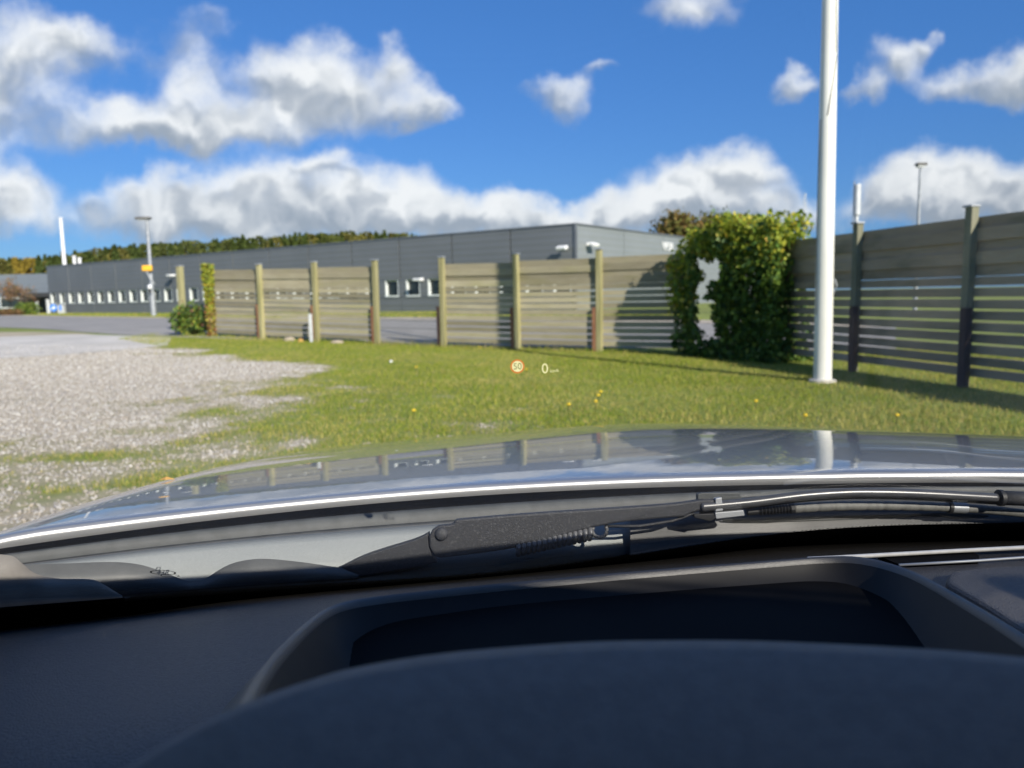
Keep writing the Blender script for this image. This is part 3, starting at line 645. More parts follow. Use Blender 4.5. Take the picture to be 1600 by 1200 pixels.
# wire mesh in the gap
A, B = fpos(2), fpos(3); wm = empty('wire_fence', (*((A + B) / 2), zt((A + B) / 2)), 'thin wire mesh panel filling the gap in the plank fence', 'fence')
mb = MB(); n = 26
for k in range(n + 1):
    q = A + (B - A) * (.05 + .9 * k / n) + fbk * .06; mb.tube([(q[0], q[1], zt(q) - .02), (q[0], q[1], zt(q) + 1.02)], .0045, 4)
mb.obj('vertical_wire', 'wire', wm)['kind'] = 'stuff'
mb = MB()
for k in range(6):
    a_ = A + (B - A) * .03 + fbk * .067; b_ = A + (B - A) * .97 + fbk * .067; hz_ = .06 + k * .19; mb.tube([(a_[0], a_[1], zt(a_) + hz_), (b_[0], b_[1], zt(b_) + hz_)], .0045, 4)
mb.obj('horizontal_wire', 'wire', wm)['kind'] = 'stuff'
# right-hand fence
RA = np.array([5.88, 9.93]); RBb = np.array([5.41, 12.1]); RD = RBb - RA; rdn = RD / np.hypot(*RD); r_ang = math.atan2(rdn[1], rdn[0]); rbk = np.array([rdn[1], -rdn[0]]); rbk = rbk if rbk[0] > 0 else -rbk
f3 = empty('plank_fence', (*RA, 0), 'tall grey plank fence in shade at the right edge with open slots', 'fence', 'plank fences')
for i in (-3, -2, -1, 0, 1, 2):
    q = RA + RD * i; fence_post(f3, q, 2.30, r_ang, 'post_grey_green', 'stub_brown', -rbk * .075 - rdn * .075, wd=.118, stub_h=1.03, stub_w=.105)
for i in (-3, -2, -1, 0, 1):
    fence_panel(f3, RA + RD * i, RA + RD * (i + 1), .13, 2.17, zt, 'wood_grey', rbk, 14, .032, 9)
# small things by the fence
q = P(487, 541, fpos(4.08)[1] - .3); zz = zt(q); gp_ = empty('marker_post', (q[0], q[1], zz), 'short grey metal post at the foot of the plank fence', 'post')
mb = MB(); mb.box((q[0], q[1], zz + .37), (.09, .06, .8)); bevel(mb.obj('shaft', 'galv_light', gp_), .01); mb = MB(); mb.box((q[0], q[1], zz + .78), (.1, .07, .02)); mb.obj('cap', 'galv', gp_)
def rock(u, v, Y, sz, label, m='rock', name='stone', cat='stone'):
    q = P(u, v, Y); zz = zt(q); bm = bmesh.new(); bmesh.ops.create_icosphere(bm, subdivisions=2, radius=1)
    for vv in bm.verts: vv.co = Vector((vv.co.x * sz[0], vv.co.y * sz[1], vv.co.z * sz[2])) * random.uniform(.85, 1.12)
    me = bpy.data.meshes.new(name); bm.to_mesh(me); bm.free(); me.materials.append(MATS[m]); o = bpy.data.objects.new(name, me); C.objects.link(o); o.location = (q[0], q[1], zz + sz[2] * .4); tagit(o, label, cat)
rock(452, 534, fpos(4.6)[1] - .35, (.17, .1, .09), 'pale brown stone lying in the grass left of the grey marker post')
rock(470, 533, fpos(4.3)[1] - .35, (.08, .07, .07), 'small orange stone beside the pale brown stone', 'dry_leaf')
rock(527, 538, fpos(3.7)[1] - .35, (.2, .1, .07), 'pale flat stone in the grass right of the grey marker post')
rock(470, 523, fpos(4.35)[1] - .2, (.07, .06, .1), 'small black lump at the foot of the fence', 'rubber', 'black_lump', 'lump')

# ------------------------------------------------------------------ foliage
def leaves(c, size, col, up=.35):
    n = len(c); th = rng.uniform(0, 2 * np.pi, n); nz_ = rng.normal(0, 1, (n, 3)); nz_[:, 2] += up; nz_ /= np.linalg.norm(nz_, axis=1)[:, None]
    a = np.cross(nz_, rng.normal(0, 1, (n, 3))); a /= np.linalg.norm(a, axis=1)[:, None]; b = np.cross(nz_, a); s = size[:, None]
    v = np.empty((n, 4, 3)); v[:, 0] = c - a * s * .6; v[:, 1] = c + b * s * .42 + nz_ * s * .1; v[:, 2] = c + a * s * .6; v[:, 3] = c - b * s * .42 + nz_ * s * .1
    return v.reshape(-1, 3), np.arange(4 * n).reshape(n, 4), np.repeat(col, 4, axis=0)
def pick(n, pal, wts): return np.array(pal)[rng.choice(len(pal), n, p=np.array(wts) / sum(wts))] * rng.uniform(.75, 1.25, (n, 1))
GREENP = [[.06, .12, .022], [.10, .18, .03], [.16, .25, .04], [.26, .32, .05]]
YELP = [[.40, .42, .05], [.50, .44, .05], [.32, .39, .05], [.50, .32, .06]]
# big ivy over the fence corner: a hedge with a hole through it
def ivy_vol(N, test, lo_, hi_):
    out = []
    while sum(map(len, out)) < N:
        q = rng.uniform(lo_, hi_, (N, 3)); out.append(q[test(q)])
    return np.concatenate(out)[:N]
I0 = np.array([3.42, 16.35]); I1 = np.array([5.08, 13.75]); ID = I1 - I0; IL = float(np.hypot(*ID)); ID /= IL; INn = np.array([-ID[1], ID[0]]); INn = INn if INn[1] < 0 else -INn
DH = np.array([.265, .964]); KH = float(DH @ ID) / float(DH @ INn)
def itest(q):                           # q: (along, outward, height)
    s, o_, z_ = q[:, 0], q[:, 1], q[:, 2]
    top = np.interp(s, [0, .25, .5, .75, 1.1, 1.7, 2.1, 2.6, 2.95, 3.1], [1.9, 2.16, 2.34, 2.40, 2.5, 2.58, 2.60, 2.66, 2.58, 2.2]) + (vnoise(s, z_ * 0, 2.7) - .5) * .34
    thick = np.where(s < .8, .42, np.where(s < 1.6, .7, .95)) * (.30 + .22 * vnoise(s, z_, 1.6) + .10 * (z_ > 1.4))
    left = np.interp(z_, [0, .6, 1.1, 1.5, 2.0, 2.5], [.22, .16, .0, -.02, .12, .3]) + (vnoise(z_, z_ * 0 + 3, 3.1) - .5) * .25
    s = s - o_ * KH
    hole = (s > .70 + .10 * np.sin(z_ * 5) + (vnoise(z_, s * 0, 5.) - .5) * .25) & (s < 1.28 + .12 * np.sin(z_ * 4 + 1) - np.where((z_ > 1.15) & (z_ < 1.5), .22, 0)) & (z_ > .35) & (z_ < 1.95 + .1 * np.sin(s * 17))
    return (z_ < top) & (np.abs(o_) < thick) & (q[:, 0] < IL + .05 - .1 * vnoise(z_, s * 0, 2.)) & (q[:, 0] > left) & ~hole
q = ivy_vol(17000, itest, np.array([-.1, -.6, 0.0]), np.array([IL + .2, .6, 2.9]))
# push leaves towards the surface
q[:, 1] = np.sign(q[:, 1]) * np.abs(q[:, 1]) ** .8
pw3 = np.c_[I0[0] + ID[0] * q[:, 0] + INn[0] * q[:, 1], I0[1] + ID[1] * q[:, 0] + INn[1] * q[:, 1], q[:, 2]]
n = len(q); yel = np.clip((q[:, 2] - 1.55) / .9, 0, 1) * .75 + np.clip((.85 - q[:, 0]) / .8, 0, 1) * np.clip((q[:, 2] - .6) / .5, 0, 1) * .9
cl = np.where((rng.random(n) < yel)[:, None], pick(n, YELP, [3, 1.6, 5, .25]), pick(n, GREENP, [4, 4, 3, 1]))
iv = empty('ivy', (*(I0 + ID * IL / 2), 0), 'big green and yellow ivy overgrowing the fence corner with a hole through it', 'ivy')
v_, f_, c_ = leaves(pw3, rng.uniform(.035, .13, n), cl); bigmesh('foliage', v_, f_, 'leaf', c_, iv)
for s in (.35, .62, 1.45, 1.9, 2.3, 2.7):
    mb = MB(); pts = []
    for k in range(9):
        z_ = k * .27; o_ = .08 * math.sin(k * 1.3 + s * 5); ss = s + .1 * math.sin(k * 1.1 + s); pts.append((I0[0] + ID[0] * ss + INn[0] * o_, I0[1] + ID[1] * ss + INn[1] * o_, z_))
    mb.tube(pts, [.028 - .002 * k for k in range(9)], 6); mb.obj('stem', 'bark', iv, True)
# ivy on the end post
n = 2600; z_ = rng.uniform(.02, 2.16, n); th = rng.uniform(0, 2 * np.pi, n); rr = (.10 + .07 * vnoise(z_, z_ * 0, 3.) + .06 * np.clip(z_ - 1.3, 0, 1)) * np.sqrt(rng.uniform(.3, 1, n))
pp = np.c_[ip[0] + rr * np.cos(th), ip[1] + rr * np.sin(th) - .04, zt(ip) + z_]
lowf = np.clip((1.3 - z_) / 1.0, 0, 1); kk = rng.random(n) < (1 - .55 * lowf); pp = pp[kk]; z_ = z_[kk]; lowf = lowf[kk]; n = len(pp)
cl = np.where((rng.random(n) < lowf * .8)[:, None], pick(n, [[.36, .17, .05], [.40, .24, .07], [.30, .26, .06]], [2, 2, 1]), pick(n, YELP + GREENP[2:], [3, 2, 3, .4, 1, 1]))
v_, f_, c_ = leaves(pp, rng.uniform(.045, .09, n), cl); bigmesh('foliage', v_, f_, 'leaf', c_, pr)
def bush(c, rad, N, pal, wts, label, name='bush', cat='bush', lsz=(.05, .1), stems=6, group=None):
    c = np.array(c); r = empty(name, c, label, cat, group)
    q = rng.normal(0, 1, (N, 3)); q /= np.linalg.norm(q, axis=1)[:, None]; q *= (rng.random(N) ** .45)[:, None]
    q *= (.62 + .75 * vnoise(np.arctan2(q[:, 1], q[:, 0]) * 1.4 + c[0], q[:, 2] * 1.5 + c[1], 1.6))[:, None]
    p_ = c + q * np.array(rad) + np.array([0, 0, rad[2] * .85]); p_ = p_[p_[:, 2] > c[2]]; n = len(p_)
    v_, f_, c_ = leaves(p_, rng.uniform(*lsz, n), pick(n, pal, wts)); bigmesh('foliage', v_, f_, 'leaf', c_, r)
    for k in range(stems):
        a = 2 * math.pi * k / stems; mb = MB(); mb.tube([c, c + np.array([math.cos(a) * rad[0] * .35, math.sin(a) * rad[1] * .35, rad[2] * .9]), c + np.array([math.cos(a) * rad[0] * .6, math.sin(a) * rad[1] * .6, rad[2] * 1.5])], [.02, .014, .006], 5); mb.obj('stem', 'bark', r)
    return r
bq = P(300, 527, 23.6); bush((bq[0], bq[1], zt(bq)), (.62, .5, .56), 3600, GREENP + YELP[:1] + [[.28, .10, .05]], [3, 4, 4, 3, 1.2, .8], 'bushy green shrub with some red leaves beside the ivy wrapped post')
def tree(c, H, rad, N, pal, wts, label, trunk=.25, lsz=(.25, .55), crown_z=.62, name='tree', group=None):
    c = np.array(c, float); r = empty(name, c, label, 'tree', group); mb = MB()
    mb.tube([c, c + np.array([.05 * H * .2, 0, H * .35]), c + np.array([0, 0, H * .8])], [trunk, trunk * .7, trunk * .25], 8)
    mb.obj('trunk', 'bark', r, True); mb = MB(); lobes = []
    for k in range(13):
        a = rng.uniform(0, 2 * np.pi); e_ = rng.uniform(-.35, 1.0); L_ = rng.uniform(.55, .95)
        tip = c + np.array([math.cos(a) * math.cos(e_) * rad[0] * L_, math.sin(a) * math.cos(e_) * rad[1] * L_, H * crown_z + math.sin(e_) * rad[2] * L_])
        b0 = c + np.array([0, 0, H * rng.uniform(.3, .6)]); mb.tube([b0, (b0 + tip) / 2 + np.array([0, 0, .05 * H]), tip], [trunk * .35, trunk * .2, trunk * .06], 5); lobes.append(tip)
    mb.obj('limb', 'bark', r); lobes.append(c + np.array([0, 0, H * crown_z])); out = []
    for k, l in enumerate(lobes):
        q = rng.normal(0, .27, (N // len(lobes), 3)) * np.array(rad) * rng.uniform(.75, 1.1); out.append(l + q)
    p_ = np.concatenate(out); n = len(p_); v_, f_, c_ = leaves(p_, rng.uniform(*lsz, n), pick(n, pal, wts)); bigmesh('crown', v_, f_, 'far_leaf', c_, r); return r
AUT = [[.18, .13, .045], [.17, .15, .045], [.13, .13, .035], [.22, .14, .05]]
for (u, vt, Y, Hh, rx, lb) in ((1066, 347, 95, 0, 3.5, 'brown and olive autumn tree behind the end of the grey building'), (1126, 349, 100, 0, 3.6, 'olive green tree right of the autumn tree behind the ivy')):
    t = P(u, vt, Y); z0 = .42; H_ = t[2] - z0; tree((t[0], t[1], z0), H_ * 1.06, (rx, rx, H_ * .30), 5200, AUT if u < 1100 else GREENP[1:] + AUT[1:3], [1] * 4 if u < 1100 else [3, 3, 2, 2, 2], lb, .3, (.25, .6), .74)
for (u, Y, H_, N_, pal_, lb) in ((18, 74, 3.6, 900, [[.22, .13, .07], [.15, .12, .05], [.28, .16, .08]], 'thin reddish brown sapling in front of the pale building at the left edge'),
                                 (34, 72, 2.8, 500, [[.20, .14, .08], [.12, .11, .05], [.24, .14, .08]], 'small sparse brown sapling right of the taller sapling at the left edge')):
    q = P(u, 487, Y); tree((q[0], q[1], zt(q)), H_, (1.3, 1.2, 1.1), N_, pal_, [2, 1, 2], lb, .06, (.08, .2), .6, 'sapling')
for (u, rx, pal_, lb) in ((40, 1.2, GREENP[1:] + [[.2, .24, .04]], 'rounded yellow green shrub left of the entrance bollards'), (2, .9, GREENP[1:], 'low green shrub at the left edge in front of the pale building'),
                          (15, 1.2, [[.32, .18, .08], [.26, .16, .07], [.2, .15, .06]], 'low brown ground shrub between the green shrubs at the left edge')):
    q = P(u, 489, 70 if u != 15 else 69); bush((q[0], q[1], zt(q)), (rx, .8, .62 if u == 40 else .3), 1300, pal_, [2] * len(pal_), lb, 'shrub', 'shrub', (.08, .2), 4)
# far wood behind the building: spruces and pines seen as one mass
pts, sz_, cl_ = [], [], []
prof = [(-500, 418), (-200, 414), (0, 410), (60, 408), (120, 400), (200, 388), (300, 384), (400, 376), (500, 371), (590, 369), (640, 372), (800, 388)]
pu = np.array([a for a, b in prof]); pv = np.array([b for a, b in prof])
u_ = -480.0
while u_ < 800:
    dep = rng.uniform(150, 175); vv = np.interp(u_, pu, pv) + rng.normal(-4.5, 2.2); t = P(u_, vv, dep); H_ = t[2] - .45; con = rng.random() < .6
    wdt = (rng.uniform(1.1, 1.7) if con else rng.uniform(1.8, 3.0)); k = 900
    hh = rng.random(k) ** .8
    rad_ = wdt * ((1 - hh) ** .75 + .06) * (1.25 if con else 1) if con else wdt * np.sqrt(np.clip(1 - (2 * np.clip(hh, .12, 1) - 1.05) ** 2, .04, 1))
    th = rng.uniform(0, 2 * np.pi, k); rq = rad_ * np.sqrt(rng.uniform(.15, 1, k)) * rng.uniform(.75, 1.2, k)
    pts.append(np.c_[t[0] + rq * np.cos(th), t[1] + rq * np.sin(th), .45 + H_ * (.12 + .88 * hh)]); sz_.append(rng.uniform(.25, .65, k))
    hue = rng.random(); base = np.array([.060, .082, .020]) if con else (np.array([.085, .10, .026]) if hue < .75 else np.array([.13, .12, .03]))
    if 20 < u_ < 60 and rng.random() < .5: base = np.array([.24, .18, .03])
    cl_.append(base * rng.uniform(.85, 1.2, (k, 1)) * 1.15); u_ += rng.uniform(2.0, 6.0) * (1.0 if u_ < 700 else 2)
v_, f_, c_ = leaves(np.concatenate(pts), np.concatenate(sz_), np.concatenate(cl_), .1); o = bigmesh('far_wood', v_, f_, 'far_leaf', c_)
tagit(o, 'dark green wood of spruces and autumn trees behind the grey building', 'wood', kind='stuff')
# dandelions and fallen leaves on the lawn
DL = ['lone yellow dandelion close to the bonnet, leftmost near flower', 'yellow dandelion just right of the round speed limit figure', 'yellow dandelion close to the bonnet in the middle of the lawn',
      'topmost of three yellow dandelions in the middle of the lawn', 'lowest of three yellow dandelions in the middle of the lawn', 'yellow dandelion at the foot of the fence right of the gap',
      'yellow dandelion at the bonnet edge left of the flagpole', 'yellow dandelion at the bonnet edge right of the flagpole, nearest the right fence', 'yellow dandelion on the lawn in front of the fence gap',
      'middle one of three yellow dandelions in the middle of the lawn', 'yellow dandelion in the near lawn below the hole in the ivy']
for k, (u, v) in enumerate([(646, 655), (822, 586), (888, 645), (938, 624), (930, 640), (750, 549), (1257, 664), (1400, 664), (650, 582), (934, 630), (1180, 640)]):
    q = G(u, v); d_ = empty('dandelion', q, DL[k], 'flower', 'dandelions scattered in the lawn'); mb = MB()
    mb.tube([q, q + np.array([.006, 0, .09])], .003, 5); mb.obj('stalk', 'grass_blade', d_); mb = MB()
    mb.tube([q + np.array([.006, 0, .085]), q + np.array([.006, 0, .097]), q + np.array([.006, 0, .108])], [.008, .024, .016], 10); mb.obj('flower_head', 'petal', d_, True)
q = G(611, 566); o = rock(611, 566, q[1], (.035, .03, .03), 'small white scrap lying on the lawn in front of the fence gap', 'white_paint', 'paper_scrap', 'litter')

# ================================================================== the car
XC = .36
car = empty('car', (XC, 0, 0), 'silver car seen from its driver seat, bonnet, wiper and dark dashboard in view', 'car')
def Yr(c): return .985 - .26 * np.abs(c) ** 2.4
def bon_z(c, y):
    t = np.maximum(y - Yr(c), 0); tt = np.minimum(t, 1.15)
    I = .030 * tt + .122 * tt ** 1.6 / (1.6 * 1.05 ** .6) + np.maximum(t - 1.15, 0) * .165 + .9 * np.maximum(t - 1.15, 0) ** 2
    drop = .018 * (1 - np.exp(-(c / .38) ** 2)) * np.minimum(t, 1)
    edge = 1.3 * np.maximum(np.abs(c) - .86, 0) ** 2
    return 1.3 - .238 - I - drop - edge
cs = np.linspace(-.93, .93, 92); rows = []
for (dy, dz) in ((.001, -.024), (-.0045, -.014), (-.006, -.007), (-.0045, -.0024), (-.0018, -.0005)):
    rows.append([(XC + c, float(Yr(c)) + dy, 1.062 + dz - 1.3 * max(abs(c) - .86, 0) ** 2) for c in cs])
for s in np.r_[np.linspace(0, .06, 5), np.linspace(.09, 1.0, 46)]:
    row = []
    for c in cs:
        y0 = float(Yr(c)); y1 = 2.42 - .30 * abs(c) ** 2.6; y_ = y0 + (y1 - y0) * s; row.append((XC + c, y_, float(bon_z(c, y_))))
    rows.append(row)
mb = MB(); mb.grid(rows); mb.obj('bonnet', 'paint', car, True)
front = rows[-1]
mb = MB(); fr_rows = [[(x_, y_ + .004, z_ - .004) for x_, y_, z_ in front]]
for (dy, zz) in ((.06, .74), (.10, .62), (.12, .45), (.08, .30), (.0, .24)): fr_rows.append([(x_, y_ + dy, zz) for x_, y_, z_ in front])
mb.grid(fr_rows); mb.obj('front_bumper', 'paint', car, True)
for s in (-1, 1):                        # wings
    rows_w = []
    for y_ in np.linspace(.55, 2.2, 26):
        yb = max(y_, float(Yr(.93)) + .0); zb = float(bon_z(np.array(.93), yb))
        rows_w.append([(XC + s * (.933), y_, zb - .003), (XC + s * .95, y_, zb - .012), (XC + s * .965, y_, zb - .04), (XC + s * .972, y_, zb - .12), (XC + s * .972, y_, zb - .3)])
    mb = MB(); mb.grid(rows_w); mb.obj('wing', 'paint', car, True)
    # body side with wheel arches
    prof_ = [(-2.15, .30), (-2.15, .98)] + [(y_, 1.0) for y_ in (-1.5, -.6, .2, .56)] + [(.56, .78), (2.18, .64), (2.3, .5), (2.3, .28)]
    def arch(yc, r_=.37): return [(yc + r_ * math.cos(a), .32 + r_ * math.sin(a)) for a in np.linspace(0.05, math.pi - .05, 12)]
    poly = prof_ + [(1.86 + .37, .28)] + arch(1.80) + [(1.42, .24), (-.95, .24)] + arch(-1.35) + [(-1.75, .28)]
    mb = MB(); mb.plate([(XC + s * .94, y_, z_) for y_, z_ in poly], (s * .03, 0, 0)); mb.obj('body_side', 'paint', car)
    for yc in (1.80, -1.35):
        mb = MB(); mb.tube([(XC + s * .70, yc, .33), (XC + s * .72, yc, .33), (XC + s * .88, yc, .33), (XC + s * .90, yc, .33)], [.30, .33, .33, .30], 36); wh = mb.obj('wheel', 'tyre', car, True, 40)
        mb = MB(); mb.tube([(XC + s * .88, yc, .33), (XC + s * .912, yc, .33)], [.22, .2], 30); mb.obj('rim', 'chrome', wh, True, 40)
    # pillars, side glass
    def zg_(y_): return 1.0
    A0 = np.array([XC + s * .905, .58, 1.04]); A1 = np.array([XC + s * .60, -.10, 1.53])
    mb = MB(); mb.tube([A0 + np.array([0, .03, -.06]), A0, (A0 + A1) / 2 + np.array([s * .02, 0, .012]), A1], [.05, .045, .04, .04], 12); mb.obj('roof_pillar', 'paint', car, True)
    for (yb, yt) in ((-.62, -.72), (-1.5, -1.35)):
        mb = MB(); mb.tube([(XC + s * .87, yb, 1.0), (XC + s * .63, yt, 1.53)], .055, 10); mb.obj('roof_pillar', 'paint', car, True)
    for (y0, y1, t0, t1) in ((.58, -.60, -.12, -.70), (-.64, -1.46, -.74, -1.33)):
        mb = MB(); mb.plate([(XC + s * .868, y0, 1.0), (XC + s * .868, y1, 1.0), (XC + s * .63, t1, 1.52), (XC + s * .63, t0, 1.52)], (s * .004, 0, .002)); mb.obj('side_window', 'side_glass', car)
    mb = MB(); mb.box((XC + s * 1.0, .50, 1.02), (.2, .1, .14)); bevel(mb.obj('wing_mirror', 'paint', car), .03, 3)
# roof
rows = []; 
for y_ in np.linspace(-.09, -1.75, 16):
    k = (y_ + .09) / -1.66; row = []
    for c in np.linspace(-1, 1, 17):
        row.append((XC + c * (.63 - .03 * k), y_ - .07 * abs(c) ** 2 * (1 - k), 1.565 + .03 * math.sin(min(k * 3, 1) * 1.2) - .05 * abs(c) ** 2.5 - .04 * k * k))
    rows.append(row)
mb = MB(); mb.grid(rows); o = mb.obj('roof', 'paint', car, True); sm = o.modifiers.new('solid', 'SOLIDIFY'); sm.thickness = .05; sm.offset = -1
mb = MB(); mb.plate([(XC - .86, -2.0, 1.0), (XC + .86, -2.0, 1.0), (XC + .6, -1.72, 1.5), (XC - .6, -1.72, 1.5)], (0, -.02, 0)); mb.obj('rear_window', 'side_glass', car)
mb = MB(); mb.box((XC, -2.12, .65), (1.8, .08, .8)); bevel(mb.obj('tailgate', 'paint', car), .03)
mb = MB(); mb.box((XC, -.2, .30), (1.78, 3.8, .06)); mb.obj('floor_pan', 'black_plastic', car)
for s in (-.38, .38):                    # front seats
    mb = MB(); mb.box((XC + s, -.62, .55), (.5, .52, .2), rx=.1); st = bevel(mb.obj('seat', 'black_plastic', car), .06, 3)
    mb = MB(); mb.box((XC + s, -.93, .92), (.48, .14, .68), rx=-.22); bevel(mb.obj('backrest', 'black_plastic', st), .06, 3)
# ---- windscreen: inner surface defined along the bottom edge, leaning back to the roof
GU = [-500, -260, 0, 400, 800, 1250, 1600, 2000, 2400]
GS = np.interp(GU, [0, 400, 800, 1250, 1600], [.389, .371, .3525, .3075, .3017])       # slope of the sight line at the frit edge
GYv = np.array([.50, .61, .71, .775, .83, .87, .88, .86, .80])
def glass_ref(k):                        # a point of the glass at the frit edge
    v = {-500: 990, -260: 968, 0: 945, 400: 915, 800: 885, 1250: 822, 1600: 808, 2000: 800, 2400: 800}[GU[k]]; return P(GU[k], v, GYv[k])
gref = [glass_ref(k) for k in range(len(GU))]; GN = 60
gl0 = spline(gref, GN)
hdr = []
for i in range(GN):
    xx = gl0[i][0]; c = (xx - XC) / .95; c = max(-1, min(1, c)); hdr.append(np.array([XC + c * .60, -.09 - .06 * c * c, 1.555 - .045 * abs(c) ** 2.5]))
def gpt(i, k):                           # k<0 below the frit edge, 0 edge, 1 roof
    a, b = gl0[i], hdr[i]; p = a + (b - a) * k; bow = .035 * math.sin(math.pi * min(max(k, 0), 1)); return p + np.array([0, bow * .5, bow * .85])
rows = [[gpt(i, k) for i in range(GN)] for k in np.r_[-.21, -.10, -.05, np.linspace(0, 1, 12)]]
mb = MB(); mb.grid(rows); wsx = mb.obj('windscreen', 'windscreen_glass', car, True); sm = wsx.modifiers.new('solid', 'SOLIDIFY'); sm.thickness = .004; sm.offset = 0
off = np.array([0, -.004, -.005])
mb = MB(); mb.grid([[gpt(i, k) + off for i in range(GN)] for k in (-.2, -.12, -.06, -.03, 0)])
# serrated dot edge of the frit
nd_ = 420; fine_ = spline(gref, nd_ * 2 + 1)
for j in range(nd_):
    a, b = fine_[2 * j], fine_[2 * j + 1]; m_ = (a + b) / 2; hd = np.array([0, -.80, .60]); s_ = .0022 if j % 2 else .0030
    mb.add([a + off + hd * .0006, b + off + hd * .0006, b + off + hd * s_, a + off + hd * s_], [(0, 1, 2, 3)])
mb.obj('frit_band', 'black_void', wsx)
# etched marks on the glass
def on_glass(u, v):
    d = ray(u, v); best = None
    for k in np.linspace(-.06, .2, 40):
        for i in range(4, 40):
            p = gpt(i, k) - CAM; e_ = np.linalg.norm(p / np.linalg.norm(p) - d / np.linalg.norm(d))
            if best is None or e_ < best[0]: best = (e_, p + CAM)
    return best[1] + off * .9
gc = on_glass(233, 897); px = .00063; ex = np.array([1, 0, -.02]); ez = np.array([0, -.80, .6])
mb = MB()
for (dx, dz, rx, rz_) in ((2, 2, 19, 9), (6, -10, 14, 6)):
    for k in range(20):
        a0, a1 = 2 * math.pi * k / 20, 2 * math.pi * (k + 1) / 20; rr_ = (.86, 1.0)
        q4 = [gc + ex * px * (dx + rx * r_ * math.cos(a)) + ez * px * 1.3 * (dz + rz_ * r_ * math.sin(a)) for r_, a in ((rr_[0], a0), (rr_[1], a0), (rr_[1], a1), (rr_[0], a1))]; mb.add(q4, [(0, 1, 2, 3)])
mb.obj('glass_mark', 'cowl_dark', wsx)
o = text_mesh('glass_mark', '43R', .0075, 'cowl_dark', wsx, gc + ex * px * 2 + ez * px * 2, (R(36), 0, 0), .0001)
o = text_mesh('glass_mark', 'E2', .005, 'cowl_dark', wsx, gc + ex * px * 2 + ez * px * 20, (R(36), 0, 0), .0001)
# ---- cowl between bonnet and glass
TU = [-400, -260, 0, 200, 400, 800, 1250, 1600, 2000, 2400]
TV = [985, 966, 947, 930, 915, 888, 826, 812, 806, 806]; TY = [.56, .65, .745, .785, .82, .885, .93, .94, .925, .88]
Bt = spline([P(u, v, y) for u, v, y in zip(TU, TV, TY)], 70)
def cowl_row(f, dz=0.0, dy=0.0):
    out = []
    for b in Bt:
        c = b[0] - XC; top = np.array([b[0], float(Yr(c)) - .012, 1.3 - .2495]); p = top + (b - top) * f; out.append(p + np.array([0, dy, dz]))
    return out
mb = MB(); mb.grid([cowl_row(-.06, -.02, .02), cowl_row(-.04, -.004, .004), cowl_row(.05, -.003), cowl_row(.10, -.003), cowl_row(.125, -.006, .002)]); mb.obj('bonnet_seal', 'black_void', car, True)
mb = MB(); mb.grid([cowl_row(.10, -.005), cowl_row(.12, .000), cowl_row(.18, .0015), cowl_row(.245, .0), cowl_row(.265, -.004)]); mb.obj('cowl_flange', 'flange_grey', car, True)
mb = MB(); mb.grid([cowl_row(.25, -.006), cowl_row(.27, -.003), cowl_row(.31, -.0025), cowl_row(.335, -.004)]); mb.obj('cowl_gutter', 'cowl_dark', car, True)
mb = MB(); mb.grid([cowl_row(.32, -.006), cowl_row(.34, -.0005), cowl_row(.5, .003), cowl_row(.75, .002), cowl_row(1.0, -.002), cowl_row(1.0, -.05, .10)]); mb.obj('cowl_panel', 'paint_matt', car, True)
def pp_(pts, Y): return [P(u, v, Y if not callable(Y) else Y(u)) for u, v in pts]
yc = lambda u: float(np.interp(u, TU, TY)) - .010
def smooth_poly(pts, n): return [tuple(q[:2]) for q in spline([np.r_[p, 0] for p in pts], n)]
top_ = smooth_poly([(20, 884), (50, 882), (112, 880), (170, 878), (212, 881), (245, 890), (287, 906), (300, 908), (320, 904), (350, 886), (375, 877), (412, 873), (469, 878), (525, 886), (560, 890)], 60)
strip_top = [P(u, v, yc(u) + .012) for u, v in top_]; bot = [P(u, float(np.interp(u, TU, TV)) - 1, float(np.interp(u, TU, TY)) - .003) for u, v in top_]
mb = MB(); mb.grid([[p + np.array([0, .012, -.012]) for p in strip_top], strip_top, bot, [p + np.array([0, .10, -.05]) for p in bot]]); mb.obj('cowl_shadow_strip', 'cowl_shade_grey', car, True)  # roof shadow on the cowl panel, modelled as a darker grey sheet
top_ = smooth_poly([(985, 803), (1040, 798), (1100, 785), (1200, 774), (1350, 770), (1600, 771), (1800, 775), (2000, 780)], 50)
strip_top = [P(u, v, yc(u) + .028) for u, v in top_]; bot = [P(u, float(np.interp(u, TU, TV)) + 8, yc(u) - .002) for u, v in top_]
mb = MB(); mb.grid([[p + np.array([0, .012, -.012]) for p in strip_top], strip_top, [(a + b) / 2 + np.array([0, 0, .004]) for a, b in zip(strip_top, bot)], bot]); mb.obj('cowl_dark_strip', 'cowl_dark', car, True)  # darker strip laid over the right end of the cowl
for (pts, nm) in (([(1130, 811), (1185, 812), (1200, 808), (1420, 803), (1424, 806), (1290, 809), (1210, 813), (1200, 814), (1150, 813)], 'drain_lip'), ([(1425, 803), (1470, 801), (1540, 804), (1545, 806), (1530, 810), (1490, 812), (1480, 806)], 'drain_lip')):
    mb = MB(); mb.plate([P(u, v, yc(u) + .004) for u, v in pts], (0, .003, -.004)); mb.obj(nm, 'flange_grey', car)
